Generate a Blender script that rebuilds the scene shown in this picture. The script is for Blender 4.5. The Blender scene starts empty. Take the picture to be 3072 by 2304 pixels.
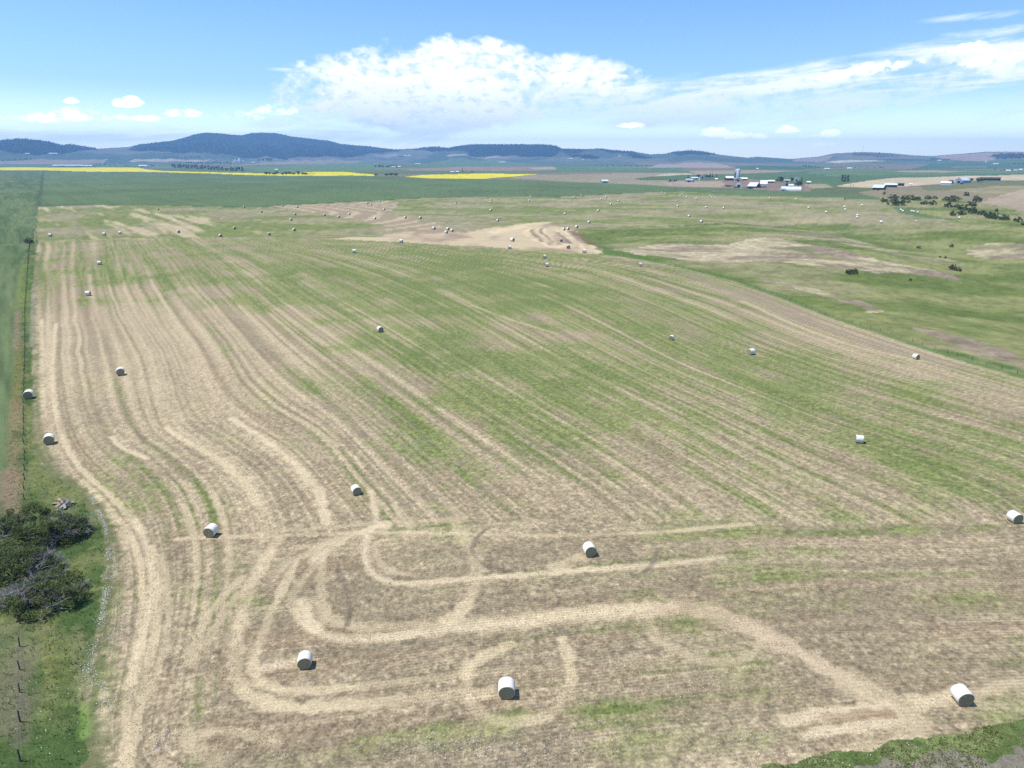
import bpy, math, random
import numpy as np

# ------------------------------------------------------------------ camera, world, sun, exposure
scene = bpy.context.scene
COL = scene.collection
H = 40.0                                   # drone height above the field
F = 2132.0                                 # focal length in pixels of the 3072 x 2304 frame
PITCH = math.atan((1152 - 482) / F)
CP, SP = math.cos(PITCH), math.sin(PITCH)
cam = bpy.data.cameras.new('camera')
cam.sensor_width = 36.0
cam.lens = 36.0 * F / 3072
cam.clip_start = 0.5
cam.clip_end = 60000
camo = bpy.data.objects.new('camera', cam)
COL.objects.link(camo)
camo.location = (0, 0, H)
camo.rotation_euler = (math.pi / 2 - PITCH, 0, 0)
scene.camera = camo
scene.view_settings.view_transform = 'Standard'
scene.view_settings.look = 'None'
scene.view_settings.exposure = 0.56
scene.view_settings.gamma = 1.0
scene.render.filter_size = 1.15
scene.cycles.use_denoising = False
scene.cycles.volume_bounces = 0
scene.cycles.max_bounces = 5
scene.cycles.diffuse_bounces = 2
scene.cycles.transparent_max_bounces = 8

SUN_AZ, SUN_EL = math.radians(-88), math.radians(66)
SKY_STRENGTH = 0.10
SUN_STRENGTH = 4.0
HAZE_DENSITY = 8.5e-5
HAZE_COLOR = (.31, .60, 1.0, 1)

def sky_angles(px, py):
    dx, dy = px - 1536, 1152 - py
    x, y, z = dx, F * CP + dy * SP, -F * SP + dy * CP
    return math.degrees(math.atan2(x, y)), math.degrees(math.atan2(z, math.hypot(x, y)))

class Nodes:
    def __init__(s, tree):
        s.t = tree; s.n = tree.nodes; s.l = tree.links
    def new(s, kind, **kw):
        n = s.n.new(kind)
        for k, v in kw.items(): setattr(n, k, v)
        return n
    def put(s, node, key, v):
        i = node.inputs[key]
        if hasattr(v, 'is_output'): s.l.new(v, i)
        else: i.default_value = v
    def math(s, op, a, b=0.0, c=None, clamp=False):
        n = s.n.new('ShaderNodeMath'); n.operation = op; n.use_clamp = clamp
        s.put(n, 0, a); s.put(n, 1, b)
        if c is not None: s.put(n, 2, c)
        return n.outputs[0]
    def mix(s, f, a, b, blend='MIX'):
        n = s.n.new('ShaderNodeMix'); n.data_type = 'RGBA'; n.blend_type = blend
        s.put(n, 0, f); s.put(n, 6, a); s.put(n, 7, b)
        return n.outputs[2]
    def smooth(s, v, lo, hi, a=0.0, b=1.0):
        n = s.n.new('ShaderNodeMapRange'); n.interpolation_type = 'SMOOTHSTEP'
        s.put(n, 'Value', v); s.put(n, 'From Min', lo); s.put(n, 'From Max', hi); s.put(n, 'To Min', a); s.put(n, 'To Max', b)
        return n.outputs[0]
    def noise(s, vec, scale, detail=4, rough=0.5, dist=0.0, dim='3D'):
        n = s.n.new('ShaderNodeTexNoise'); n.noise_dimensions = dim
        if vec is not None: s.l.new(vec, n.inputs['Vector'])
        n.inputs['Scale'].default_value = scale; n.inputs['Detail'].default_value = detail
        n.inputs['Roughness'].default_value = rough; n.inputs['Distortion'].default_value = dist
        return n.outputs[0]
    def vec(s, x, y, z=0.0):
        n = s.n.new('ShaderNodeCombineXYZ'); s.put(n, 0, x); s.put(n, 1, y); s.put(n, 2, z)
        return n.outputs[0]

# clouds: (px, py, rx, ry_up, ry_down, weight, shear)
PUFFS = [
    (1280, 300, 420, 170, 110, 1.1, 0.0), (1400, 190, 260, 85, 120, 1.0, 0.0), (1080, 240, 260, 90, 90, 0.85, 0.1),
    (1720, 235, 260, 75, 70, 0.75, -0.1), (960, 290, 170, 60, 60, 0.6, 0.1),
]
SMALL = [
    (372, 311, 34, 20, 13, 1.1, 0), (396, 308, 34, 22, 13, 1.15, 0), (213, 303, 22, 14, 9, .95, 0), (225, 354, 95, 33, 12, .85, 0), (130, 360, 78, 24, 9, .75, 0),
    (560, 346, 85, 20, 9, .8, 0), (420, 356, 90, 15, 9, 0.8, 0), (30, 356, 40, 14, 10, 0.5, 0), (740, 350, 90, 24, 12, 0.5, 0),
    (820, 335, 90, 26, 14, 0.5, 0),
    (2150, 404, 60, 24, 9, 1.2, -0.03), (2215, 408, 55, 19, 9, 1.0, 0.0), (2278, 411, 28, 13, 8, 1.0, 0), (2362, 394, 44, 19, 8, 1.15, 0), (2492, 405, 32, 20, 8, 1.15, 0), (2440, 407, 50, 6, 7, .6, 0),
    (2475, 434, 46, 10, 7, 0.8, 0.03), (1890, 377, 60, 13, 9, 0.8, 0), (2210, 412, 60, 9, 8, .7, 0),
    (2600, 210, 160, 22, 18, 0.75, 0.1), (2930, 188, 80, 16, 12, .75, 0.05), (2900, 140, 80, 14, 9, .6, .15),
]
BANDS = [
    (1900, 300, 700, 75, 65, 0.95, 0.04), (2450, 245, 620, 62, 62, 1.0, 0.11), (3000, 190, 500, 75, 80, 1.0, 0.13),
    (2250, 330, 700, 60, 50, 0.75, 0.04), (1150, 380, 500, 60, 60, 0.85, 0.0), (350, 395, 560, 36, 36, 0.55, 0.0),
    (3000, 45, 200, 14, 12, 0.55, 0.0), (2900, 112, 260, 22, 18, 0.6, 0.08), (2900, 330, 500, 90, 70, 0.4, 0.1),
    (900, 212, 110, 10, 9, .5, -0.03), (1500, 330, 500, 70, 70, .6, 0.0),
]
world = bpy.data.worlds.new('World')
scene.world = world
world.use_nodes = True
N = Nodes(world.node_tree)
N.n.clear()
sky = N.new('ShaderNodeTexSky', sky_type='NISHITA')
sky.sun_disc = False
sky.sun_elevation = SUN_EL
sky.sun_rotation = SUN_AZ
sky.altitude = 1000
sky.air_density = 1.0
sky.dust_density = 0.6
sky.ozone_density = 2.0
tc = N.new('ShaderNodeTexCoord')
sep = N.new('ShaderNodeSeparateXYZ')
N.l.new(tc.outputs['Generated'], sep.inputs[0])
az = N.math('MULTIPLY', N.math('ARCTAN2', sep.outputs[0], sep.outputs[1]), 57.29578)
el = N.math('MULTIPLY', N.math('ARCSINE', sep.outputs[2]), 57.29578)
K = 0.0262
def blobs(lst):
    tot = None
    for px, py, rx, ru, rd, w, sh in lst:
        ca, ce = sky_angles(px, py)
        dx = N.math('SUBTRACT', az, ca)
        dy = N.math('SUBTRACT', N.math('SUBTRACT', el, ce), N.math('MULTIPLY', dx, sh))
        r = N.math('ADD', N.math('MULTIPLY', N.math('GREATER_THAN', dy, 0.0), 1 / (ru * K) - 1 / (rd * K)), 1 / (rd * K))
        dy = N.math('MULTIPLY', dy, r)
        dx = N.math('MULTIPLY', dx, 1 / (rx * K))
        q = N.math('SUBTRACT', 1.0, N.math('ADD', N.math('MULTIPLY', dx, dx), N.math('MULTIPLY', dy, dy)), clamp=True)
        q = N.math('MULTIPLY', q, w)
        tot = q if tot is None else N.math('MAXIMUM', tot, q)
    return tot
pv = N.vec(az, N.math('MULTIPLY', el, 1.5), 3.0)
puff = N.noise(pv, 0.33, 8, 0.52, 0.35)
puff_fine = N.noise(pv, 1.5, 4, 0.5, 0.3)
sv = N.vec(N.math('MULTIPLY', az, 0.16), N.math('SUBTRACT', el, N.math('MULTIPLY', az, 0.075)), 7.0)
streak = N.noise(sv, 0.95, 8, 0.6, 0.5)
bp = blobs(PUFFS)
bb = blobs(BANDS)
bs = blobs(SMALL)
np_ = N.math('ADD', N.math('MULTIPLY', N.math('SUBTRACT', puff, 0.5), 1.5), N.math('MULTIPLY', N.math('SUBTRACT', puff_fine, 0.5), 0.6))
gate_p = N.smooth(bp, 0.0, 0.25)
cov_p = N.math('MULTIPLY', gate_p, N.smooth(N.math('ADD', bp, np_), 0.20, 0.74))
gate_b = N.smooth(bb, 0.0, 0.5)
ns = N.math('MULTIPLY', N.math('SUBTRACT', streak, 0.48), 2.6)
cov_b = N.math('MULTIPLY', gate_b, N.smooth(N.math('ADD', bb, ns), 0.15, 1.25, 0.0, 0.9))
nsm = N.math('ADD', N.math('MULTIPLY', N.math('SUBTRACT', puff_fine, 0.5), 1.5), N.math('MULTIPLY', N.math('SUBTRACT', puff, 0.5), 0.6))
cov_s = N.math('MULTIPLY', N.smooth(bs, 0.0, 0.3), N.smooth(N.math('ADD', bs, nsm), 0.25, 0.85, 0.0, 0.95))
cov = N.math('MAXIMUM', cov_p, cov_b)
shade = N.smooth(N.math('ADD', N.math('MULTIPLY', puff_fine, 0.5), N.math('MULTIPLY', streak, 0.5)), 0.36, 0.53)
shade = N.math('MULTIPLY', shade, N.smooth(N.math('ADD', el, N.math('MULTIPLY', puff, 3.0)), 3.8, 8.0, 0.45, 1.0))
ccol = N.mix(shade, (6.0, 7.4, 8.8, 1), (9.8, 9.9, 9.6, 1))
tint = N.mix(N.smooth(el, -1.0, 20.0), (1.04, 1.20, 1.34, 1), (.66, .98, 1.28, 1))
tint = N.mix(N.smooth(el, 0.0, 5.5, 1.0, 0.0), tint, (2.5, 2.45, 2.3, 1))
skyc = N.mix(1.0, sky.outputs[0], tint, 'MULTIPLY')
final = N.mix(cov_s, N.mix(cov, skyc, ccol), (16.0, 16.5, 16.5, 1))
bg = N.new('ShaderNodeBackground')
N.l.new(final, bg.inputs[0])
bg.inputs[1].default_value = SKY_STRENGTH
wo = N.new('ShaderNodeOutputWorld')
N.l.new(bg.outputs[0], wo.inputs[0])
world.cycles.sampling_method = 'MANUAL'
world.cycles.sample_map_resolution = 256

sun = bpy.data.lights.new('sun', 'SUN')
sun.energy = SUN_STRENGTH
sun.angle = math.radians(0.53)
sun.color = (1.0, 0.975, 0.94)
suno = bpy.data.objects.new('sun', sun)
COL.objects.link(suno)
from mathutils import Vector
sdir = Vector((math.sin(SUN_AZ) * math.cos(SUN_EL), math.cos(SUN_AZ) * math.cos(SUN_EL), math.sin(SUN_EL)))
suno.rotation_euler = (-sdir).to_track_quat('-Z', 'Y').to_euler()
suno.location = (0, 0, 300)

rng = np.random.default_rng(7)
random.seed(7)

# ------------------------------------------------------------------ noise and terrain
def hsh(ix, iy, seed):
    h = (ix.astype(np.int64) * 374761393 + iy.astype(np.int64) * 668265263 + seed * 974634777) & 0xffffffff
    h = ((h ^ (h >> 13)) * 1274126177) & 0xffffffff
    h = h ^ (h >> 16)
    return (h & 0xffff).astype(np.float32) / 65535.0
def vn(x, y, seed=0):
    x = np.asarray(x, dtype=np.float64); y = np.asarray(y, dtype=np.float64)
    ix, iy = np.floor(x), np.floor(y)
    fx, fy = (x - ix).astype(np.float32), (y - iy).astype(np.float32)
    fx = fx * fx * (3 - 2 * fx); fy = fy * fy * (3 - 2 * fy)
    ix = ix.astype(np.int64); iy = iy.astype(np.int64)
    a, b = hsh(ix, iy, seed), hsh(ix + 1, iy, seed)
    c, d = hsh(ix, iy + 1, seed), hsh(ix + 1, iy + 1, seed)
    return (a + (b - a) * fx) * (1 - fy) + (c + (d - c) * fx) * fy
def fbm(x, y, o=4, seed=0, g=0.5):
    s = 0; a = 1.0; t = 0
    for i in range(o):
        s = s + a * vn(x * 2 ** i + 17.3 * i, y * 2 ** i - 9.1 * i, seed + i * 31); t += a; a *= g
    return s / t
def sst(v, lo, hi):
    t = np.clip((v - lo) / (hi - lo), 0, 1)
    return t * t * (3 - 2 * t)

SIL = [(-900, 455), (-400, 440), (0, 420), (70, 416), (140, 423), (185, 435), (210, 432), (260, 440), (293, 446), (340, 443), (385, 441), (420, 433),
       (500, 424), (520, 421), (560, 411), (580, 404), (611, 398), (648, 399), (694, 404), (722, 406), (759, 399), (782, 397), (824, 399),
       (880, 410), (954, 419), (986, 422), (1024, 432), (1107, 439), (1181, 448), (1255, 446), (1262, 443), (1320, 441), (1343, 444),
       (1357, 441), (1417, 433), (1487, 433), (1626, 433), (1667, 437), (1686, 446), (1737, 447), (1788, 446), (1839, 451), (1904, 455),
       (1950, 463), (1996, 461), (2019, 455), (2048, 453), (2066, 452), (2113, 455), (2159, 464), (2205, 469), (2242, 473), (2270, 470), (2372, 477),
       (2455, 470), (2502, 460), (2590, 456), (2668, 459), (2742, 466), (2798, 468), (2858, 463), (2914, 459), (2960, 455), (3072, 455), (3600, 462), (4200, 466)]
DR = [(-900, 9000), (0, 9000), (290, 9500), (400, 10000), (800, 11500), (1150, 10500), (1300, 9500), (1700, 9000), (1950, 8600), (2100, 8200),
      (2370, 9000), (2600, 8500), (3072, 8000), (4200, 8000)]
s_ang = [sky_angles(*p) for p in SIL]
S_AZ = np.radians([a for a, e in s_ang]); S_EL = np.radians([e for a, e in s_ang])
D_AZ = np.radians([sky_angles(p[0], 480)[0] for p in DR]); D_D = np.array([p[1] for p in DR], float)
CREST_AZ = np.radians([-60, -33, -20, -8, 0, 6, 14, 40])
CREST_D = np.array([405, 392, 375, 352, 333, 318, 300, 300.])

def seg_dist(x, y, pts):
    best = np.full(np.shape(x), 1e9)
    for (ax, ay), (bx, by) in zip(pts[:-1], pts[1:]):
        vx, vy = bx - ax, by - ay
        t = np.clip(((x - ax) * vx + (y - ay) * vy) / (vx * vx + vy * vy + 1e-9), 0, 1)
        best = np.minimum(best, np.hypot(x - ax - t * vx, y - ay - t * vy))
    return best
VALLEY = [(190, 560), (230, 430), (215, 330), (185, 265), (160, 215), (170, 150)]

def zfun(x, y):
    x = np.asarray(x, dtype=np.float64); y = np.asarray(y, dtype=np.float64)
    d = np.hypot(x, y) + 1e-6
    a = np.arctan2(x, y)
    z = 1.2 * (fbm(x / 95, y / 95, 2, 3) - 0.5) * sst(d, 60, 150)
    c = np.interp(a, CREST_AZ, CREST_D)
    w = 1 - sst(a, math.radians(5), math.radians(15))
    t = d - c
    z = z + w * (3.6 * np.exp(-(t / np.where(t < 0, 130, 42)) ** 2) - 2.6 * np.exp(-((t - 75) / 38) ** 2))
    v = seg_dist(x, y, VALLEY)
    z = z - 5.5 * np.exp(-(v / 42) ** 2)
    z = z + 7.0 * (fbm(x / 420, y / 420, 3, 11) - 0.5) * sst(d, 420, 800)
    z = z + 9.0 * (fbm(x / 1100, y / 700, 3, 12) - 0.5) * sst(d, 1800, 3500)
    zb = 16 * sst(d, 2200, 8500)
    z = z + zb
    dr = np.interp(a, D_AZ, D_D)
    zr = H + dr * np.tan(np.interp(a, S_AZ, S_EL))
    df = np.minimum(dr - 2300, 7300) * (0.94 + 0.12 * vn(a * 9, d * 0, 5))
    tt = np.clip((d - df) / (dr - df), 0, 1)
    zbase = 16 * sst(dr, 2200, 8500)
    amp = zr - zbase
    up = tt ** 1.35
    gul = (fbm(a * 60 + 3, d / 900, 4, 21) - 0.5) * 0.55 * tt * (1 - tt) * 2
    back = 1 - sst(d, dr, dr + 3200)
    hill = np.where(d <= dr, amp * (up + gul), amp * back)
    k = sst(d, df, df + 200)
    z = z * (1 - sst(d, df, dr)) + np.where(d > df, hill, 0) + zbase * sst(d, df, dr)
    return z

def rays(px, py):
    px = np.asarray(px, float); py = np.asarray(py, float)
    dx, dy = px - 1536, 1152 - py
    v = np.stack([dx, F * CP + dy * SP, -F * SP + dy * CP], -1)
    return v / np.linalg.norm(v, axis=-1, keepdims=True)
T_STEPS = np.concatenate([np.linspace(30, 600, 400), np.geomspace(602, 15000, 700)])
def hit(px, py):
    """where the line of sight through a photo pixel meets the terrain (x, y, z)"""
    v = np.atleast_2d(rays(px, py))
    P = v[:, None, :] * T_STEPS[None, :, None]
    below = (P[..., 2] + H) < zfun(P[..., 0], P[..., 1])
    idx = np.where(below.any(1), below.argmax(1), len(T_STEPS) - 1)
    idx = np.maximum(idx, 1)
    lo, hi = T_STEPS[idx - 1].copy(), T_STEPS[idx].copy()
    for _ in range(16):
        m = (lo + hi) / 2
        q = v * m[:, None]
        b = (q[:, 2] + H) < zfun(q[:, 0], q[:, 1])
        hi = np.where(b, m, hi); lo = np.where(b, lo, m)
    q = v * hi[:, None]
    q[:, 2] = zfun(q[:, 0], q[:, 1])
    return q
def world_poly(pts, s=1.0):
    p = np.array(pts, float) * s
    return hit(p[:, 0], p[:, 1])[:, :2]
def depth_of(p):
    return p[1] * CP - (p[2] - H) * SP

# ------------------------------------------------------------------ ground sheet (polar grid, denser where it is near)
Z = 3072 / 2212.0                          # notes taken on the 2212 px wide view
th = np.concatenate([np.linspace(-180, -48, 34)[:-1], np.linspace(-48, 46, 1041), np.linspace(46, 180, 34)[1:-1]])
th = np.radians(th)
yy = np.concatenate([np.arange(2440, 560, -2.6), np.arange(560, 506, -.8)])
d1 = H / np.tan(np.arctan((yy - 1152) / F) + PITCH)
d1 = np.concatenate([[2.0, 10, 18, 26, 31], d1[d1 > 33]])
d2 = np.geomspace(d1[-1] * 1.004, 15500, 400)
dd = np.concatenate([d1, d2])
NR, NA = len(dd), len(th)
GX = (dd[:, None] * np.sin(th)[None, :]); GY = (dd[:, None] * np.cos(th)[None, :])
GZ = zfun(GX, GY)
X, Y = GX.ravel(), GY.ravel()
D = np.hypot(X, Y); A = np.arctan2(X, Y)
C = np.zeros((len(X), 3), np.float32)
ROW = np.zeros(len(X), np.float32)         # metres across the drill rows
RW = np.zeros(len(X), np.float32)          # how strongly drill rows show
GR = np.ones(len(X), np.float32)           # grain strength
FRONT = np.abs(A) < math.radians(50)

def pip(px, py, poly):
    inside = np.zeros(px.shape, bool)
    n = len(poly)
    for i in range(n):
        x1, y1 = poly[i]; x2, y2 = poly[(i + 1) % n]
        if y1 == y2: continue
        c = ((y1 > py) != (y2 > py)) & (px < (x2 - x1) * (py - y1) / (y2 - y1) + x1)
        inside ^= c
    return inside
def region(pts, s=1.0, wob=0.0, wl=6.0, seed=1, raw=False):
    poly = np.array(pts, float) if raw else world_poly(pts, s)
    x0, y0 = poly.min(0) - wob - 1; x1, y1 = poly.max(0) + wob + 1
    m = (X > x0) & (X < x1) & (Y > y0) & (Y < y1) & FRONT
    i = np.where(m)[0]
    xs, ys = X[i], Y[i]
    if wob:
        xs = xs + wob * 2 * (fbm(X[i] / wl, Y[i] / wl, 3, seed) - 0.5)
        ys = ys + wob * 2 * (fbm(X[i] / wl, Y[i] / wl, 3, seed + 77) - 0.5)
    return i[pip(xs, ys, poly)]
def lerp(a, b, t):
    return a + (b - a) * t[..., None]
def colr(*c): return np.array(c, np.float32)
def fill(i, c, var=0.12, wl=40.0, seed=0, stretch=1.0, ang=0.0):
    ca, sa = math.cos(ang), math.sin(ang)
    u = X[i] * ca - Y[i] * sa; v = X[i] * sa + Y[i] * ca
    n = fbm(u / wl, v / (wl * stretch), 4, seed) - 0.5
    C[i] = colr(*c)[None] * (1 + 2 * var * n)[:, None]

TAN = colr(.205, .150, .092); STRAW = colr(.44, .35, .212); BROWN = colr(.150, .112, .075)
GREEN = colr(.112, .160, .042); DKGREEN = colr(.045, .095, .022)
# far mosaic of unnamed fields
cell = vn(X / 900, Y / 500, 40)
base_a = colr(.085, .125, .05); base_b = colr(.17, .14, .09)
C[:] = lerp(base_a, base_b, sst(fbm(X / 1300, Y / 600, 2, 41), .45, .6).astype(np.float32))
C *= (1 + .3 * (fbm(X / 160, Y / 160, 4, 42) - .5))[:, None]
hillm = D > 6800
C[hillm] = lerp(colr(.060, .088, .050), colr(.125, .125, .088), sst(fbm(X[hillm] / 700, Y[hillm] / 900, 3, 43), .42, .6).astype(np.float32)) * (1 + .5 * (fbm(X[hillm] / 120, Y[hillm] / 120, 3, 44) - .5))[:, None]

PINK = (.225, .18, .13); LTAN = (.34, .27, .19); BLG = (.060, .115, .055); LG = (.10, .155, .06)
YEL = (.58, .50, .02)
FAR = [
 # hills: fields on the slopes
 ([(1121, 462), (1186, 460), (1195, 468), (1130, 470)], PINK), ([(1334, 466), (1376, 462), (1408, 468), (1487, 468), (1533, 472), (1441, 475), (1348, 470)], (.33, .25, .2)),
 ([(2800, 470), (2914, 461), (2990, 457), (3200, 457), (3200, 480), (2860, 480)], (.27, .20, .16)),
 ([(2474, 486), (2557, 480), (2668, 484), (2511, 490)], (.42, .37, .28)), ([(2380, 478), (2455, 472), (2500, 465), (2480, 482), (2380, 484)], (.24, .18, .14)),
 ([(2500, 470), (2600, 462), (2760, 470), (2790, 478), (2560, 478)], (.15, .13, .09)),
 # valley plain
 ([(-200, 484), (0, 483), (130, 477), (324, 477), (305, 490), (0, 493), (-200, 494)], PINK), ([(389, 482), (509, 476), (648, 481), (579, 486), (393, 487)], (.30, .25, .17)),
 ([(-200, 494), (0, 493), (300, 491), (420, 488), (520, 492), (520, 500), (287, 501), (-200, 501)], (.09, .14, .06)),
 ([(671, 499), (787, 484), (1024, 480), (1100, 486), (880, 493)], (.21, .18, .12)), ([(741, 507), (880, 496), (1024, 489), (1130, 489), (1209, 504), (1024, 514), (810, 519)], LG),
 ([(1024, 476), (1209, 474), (1209, 480), (1024, 480)], BLG),
 ([(1209, 490), (1348, 477), (1487, 480), (1580, 489), (1533, 498), (1302, 503)], (.095, .15, .05)), ([(1490, 484), (1510, 482), (1520, 486), (1500, 488)], (.33, .29, .19)),
 ([(1209, 507), (1394, 500), (1663, 500), (1672, 510), (1487, 514), (1232, 512)], (.21, .165, .12)), ([(1590, 503), (1660, 500), (1672, 508), (1600, 509)], (.28, .24, .18)),
 ([(1672, 500), (1941, 503), (2048, 503), (2048, 512), (1672, 514)], (.08, .15, .065)), ([(1560, 486), (1900, 486), (1940, 496), (1660, 498)], (.08, .12, .06)),
 ([(1941, 503), (1973, 493), (2048, 489), (2164, 491), (2201, 503)], (.29, .22, .17)), ([(2201, 500), (2270, 496), (2400, 498), (2560, 503), (2400, 508), (2220, 507)], (.05, .11, .05)),
 ([(2594, 503), (2696, 491), (2779, 496), (2733, 505)], (.17, .125, .11)), ([(2789, 489), (3200, 491), (3200, 506), (2733, 507)], (.06, .11, .055)),
 ([(2850, 500), (2960, 498), (2960, 502), (2860, 503)], (.16, .15, .10)),
 # yellow flowering crops
 ([(-400, 502.5), (0, 502.5), (287, 502.5), (398, 502.5), (440, 508), (491, 513), (640, 516.5), (792, 520.5), (860, 522), (1000, 521), (1024, 527), (880, 527.5), (792, 526), (509, 517), (417, 515), (185, 512.5), (-400, 511)], YEL),
 ([(884, 518.5), (960, 515.5), (1024, 515), (1123, 523), (1123, 527.5), (1024, 526), (960, 522)], YEL),
 # brown and green behind the crop
 ([(1524, 533), (1600, 523.5), (1904, 519), (2048, 518.5), (2110, 519), (2100, 560), (2048, 562), (1927, 556), (1811, 549), (1650, 541)], (.235, .20, .13)),
 ([(1218, 530), (1269, 524.5), (1427, 520.5), (1617, 522.5), (1524, 531), (1454, 536), (1255, 535)], YEL),
 ([(2066, 513), (2233, 510.5), (2465, 513), (2400, 518), (2250, 521), (2100, 523)], (.27, .2, .125)), ([(1990, 521), (2060, 520), (2080, 524), (2020, 528), (1960, 528)], (.36, .3, .2)),
 ([(1904, 536), (1945, 530.5), (2048, 524.5), (2170, 523), (2250, 520), (2400, 514), (2550, 508), (2700, 507), (3200, 512), (3200, 521), (2800, 529), (2650, 541), (2520, 561), (2440, 553), (2300, 546), (2200, 541), (2048, 541), (1927, 541)], (.075, .125, .050)),
 ([(2430, 514), (2560, 508.5), (2700, 508), (3200, 513), (3200, 518), (2800, 524), (2600, 526), (2420, 520)], (.10, .15, .062)),
 ([(2680, 513), (2780, 511), (2900, 514), (2840, 517.5), (2740, 517)], (.27, .21, .14)), ([(2475, 525), (2520, 524), (2525, 528), (2480, 528)], (.13, .15, .07)),
 ([(2490, 563), (2560, 548.5), (2700, 533), (2900, 527), (3072, 523), (3200, 522), (3200, 540), (2990, 541), (2870, 546), (2760, 556), (2650, 563), (2540, 563)], (.40, .32, .20)),
 ([(2380, 545), (2520, 560), (2640, 566), (2640, 592), (2511, 580), (2380, 576)], (.10, .12, .05)),
 ([(2150, 540), (2240, 536.5), (2310, 544), (2400, 552), (2440, 560), (2430, 574), (2340, 573), (2240, 566), (2150, 562)], (.20, .15, .105)),
 ([(1990, 548), (2060, 545), (2163, 543), (2175, 552), (2163, 562), (2072, 561), (1990, 558)], (.29, .225, .155)), ([(2225, 540), (2290, 543), (2290, 552), (2240, 553)], (.24, .15, .105)),
 ([(2410, 552), (2480, 552), (2500, 562), (2440, 566)], (.25, .22, .13)),
 # slope right of the creek
 ([(2570, 577), (2700, 561), (2900, 556), (3200, 545), (3200, 650), (2960, 612), (2800, 592), (2640, 594)], (.20, .165, .095)), ([(2760, 558), (2860, 552), (3000, 543), (3200, 538), (3200, 552), (2990, 560), (2780, 574)], (.13, .135, .06)),
 ([(2860, 570), (2980, 558), (3200, 556), (3200, 580), (2950, 582)], (.22, .19, .095)),
 ([(2915, 612), (3072, 566), (3200, 560), (3200, 665), (3072, 660), (2974, 622)], (.30, .235, .155)),
]
for k, (poly, c) in enumerate(FAR):
    i = region(poly, wob=4 if k > 22 else 10, wl=30, seed=100 + k)
    fill(i, c, .16 if c != YEL else .07, 90, 200 + k, 3)
    C[i] *= (1 + .4 * (fbm(X[i] / 7, Y[i] / 10, 3, 260 + k) - .5))[:, None]
    if c == YEL:
        n = fbm(X[i] / 14, Y[i] / 60, 3, 300 + k); C[i] *= (0.94 + .16 * (n - .5))[:, None]

fx, fy = math.sin(math.radians(-35)), math.cos(math.radians(-35))
uf = X * fy - Y * fx; vf = X * fx + Y * fy          # across / along the fence direction

# main grey-green crop field and its neighbour left of the fence line
CROP = [(-500, 511), (0, 511), (131, 511), (370, 516), (509, 517.5), (792, 527), (920, 528), (1024, 528), (1218, 530.5), (1302, 536), (1422, 537), (1580, 541), (1811, 549), (2048, 561), (2233, 572), (2404, 585),
        (2420, 590), (2233, 586), (2048, 574), (1904, 578), (1718, 588), (1626, 591), (1348, 591), (1163, 598), (1024, 606), (833, 616), (764, 621), (579, 618), (463, 615), (278, 615), (116, 620), (-500, 640)]
i = region(CROP, wob=1.2, wl=12, seed=5)
crop_c = colr(.090, .130, .050)
u = X[i] * math.cos(.6) + Y[i] * math.sin(.6)
n = fbm(X[i] / 60, Y[i] / 130, 4, 6) - .5
n2 = fbm(u / 7, Y[i] / 160, 2, 8) - .5
tr = np.abs(((uf[i] / 27 + .25 * vn(X[i] / 260, Y[i] / 260, 9)) % 1) - .5) < .03
C[i] = crop_c * (1 + .42 * n + .24 * n2)[:, None]
C[i[tr & (fbm(X[i] / 120, Y[i] / 120, 2, 10) > .44)]] *= .78
LEFTCROP = [(-900, 560), (-400, 511), (131, 511.5), (124, 560), (113, 620), (104, 700), (84, 740), (70, 772), (60, 893), (48, 1001), (48, 1086), (42, 1180), (33, 1308), (24, 1389), (11, 1500), (-30, 1600), (-300, 2100), (-900, 2100)]
i = region(LEFTCROP, wob=.35, wl=2.5, seed=15)
n = .8 * (fbm(uf[i] / 9, vf[i] / 70, 4, 16) - .5)
n2 = fbm(uf[i] / 1.1, vf[i] / 14, 3, 17) - .5
C[i] = lerp(colr(.066, .102, .038), colr(.108, .140, .056), sst(n + .5, .34, .66).astype(np.float32)) * (1 + .75 * n2)[:, None] * np.where(np.abs((uf[i] / 13 % 1) - .5) < .025, .8, 1)[:, None]
ROW[i] = uf[i]; RW[i] = .35

CROP_EDGE = True
# ------------------------------------------------------------------ hay field behind the crest
HAYFAR = [(116, 620), (278, 616), (463, 616), (579, 619), (764, 622), (833, 617), (1024, 607), (1163, 599), (1348, 592), (1626, 591.5), (1718, 589), (1904, 579), (2048, 575), (2233, 587), (2404, 590), (2640, 600),
          (2700, 640), (2880, 665), (3072, 690), (2600, 676), (2400, 671), (2048, 676), (1750, 686), (1812, 752), (1760, 762), (1500, 760), (1200, 740), (600, 725), (100, 725)]
i = region(HAYFAR, wob=.6, wl=8, seed=25)
xs, ys = X[i], Y[i]
g = fbm(xs / 55, ys / 34, 4, 26); s1 = fbm((xs * .3 + ys) / 7, (xs - .3 * ys) / 60, 3, 27); s2 = fbm(uf[i] / 4.5, vf[i] / 50, 3, 28)
lf = 1 - sst(np.degrees(A[i]), -24, -16)
s2 = .6 * s2 + .4 * fbm(uf[i] / 12, vf[i] / 200, 2, 29)
st = s1 * (1 - lf) + s2 * lf
gg = sst(g + .06 + .13 * lf + .55 * (st - .5), .40, .64).astype(np.float32)
far_c = lerp(colr(.235, .205, .115), colr(.148, .170, .052), gg)
far_c = lerp(far_c, STRAW[None] * .92, (sst(st, .52, .66) * (.35 + .5 * lf)).astype(np.float32))
C[i] = far_c * (1 + .55 * (fbm(xs / 3, ys / 3, 3, 36) - .5))[:, None]
STR1 = [(830, 618), (1024, 610), (1180, 602), (1190, 625), (1120, 640), (1220, 655), (1290, 668), (1310, 690), (1180, 690), (1090, 660), (960, 640)]
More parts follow.
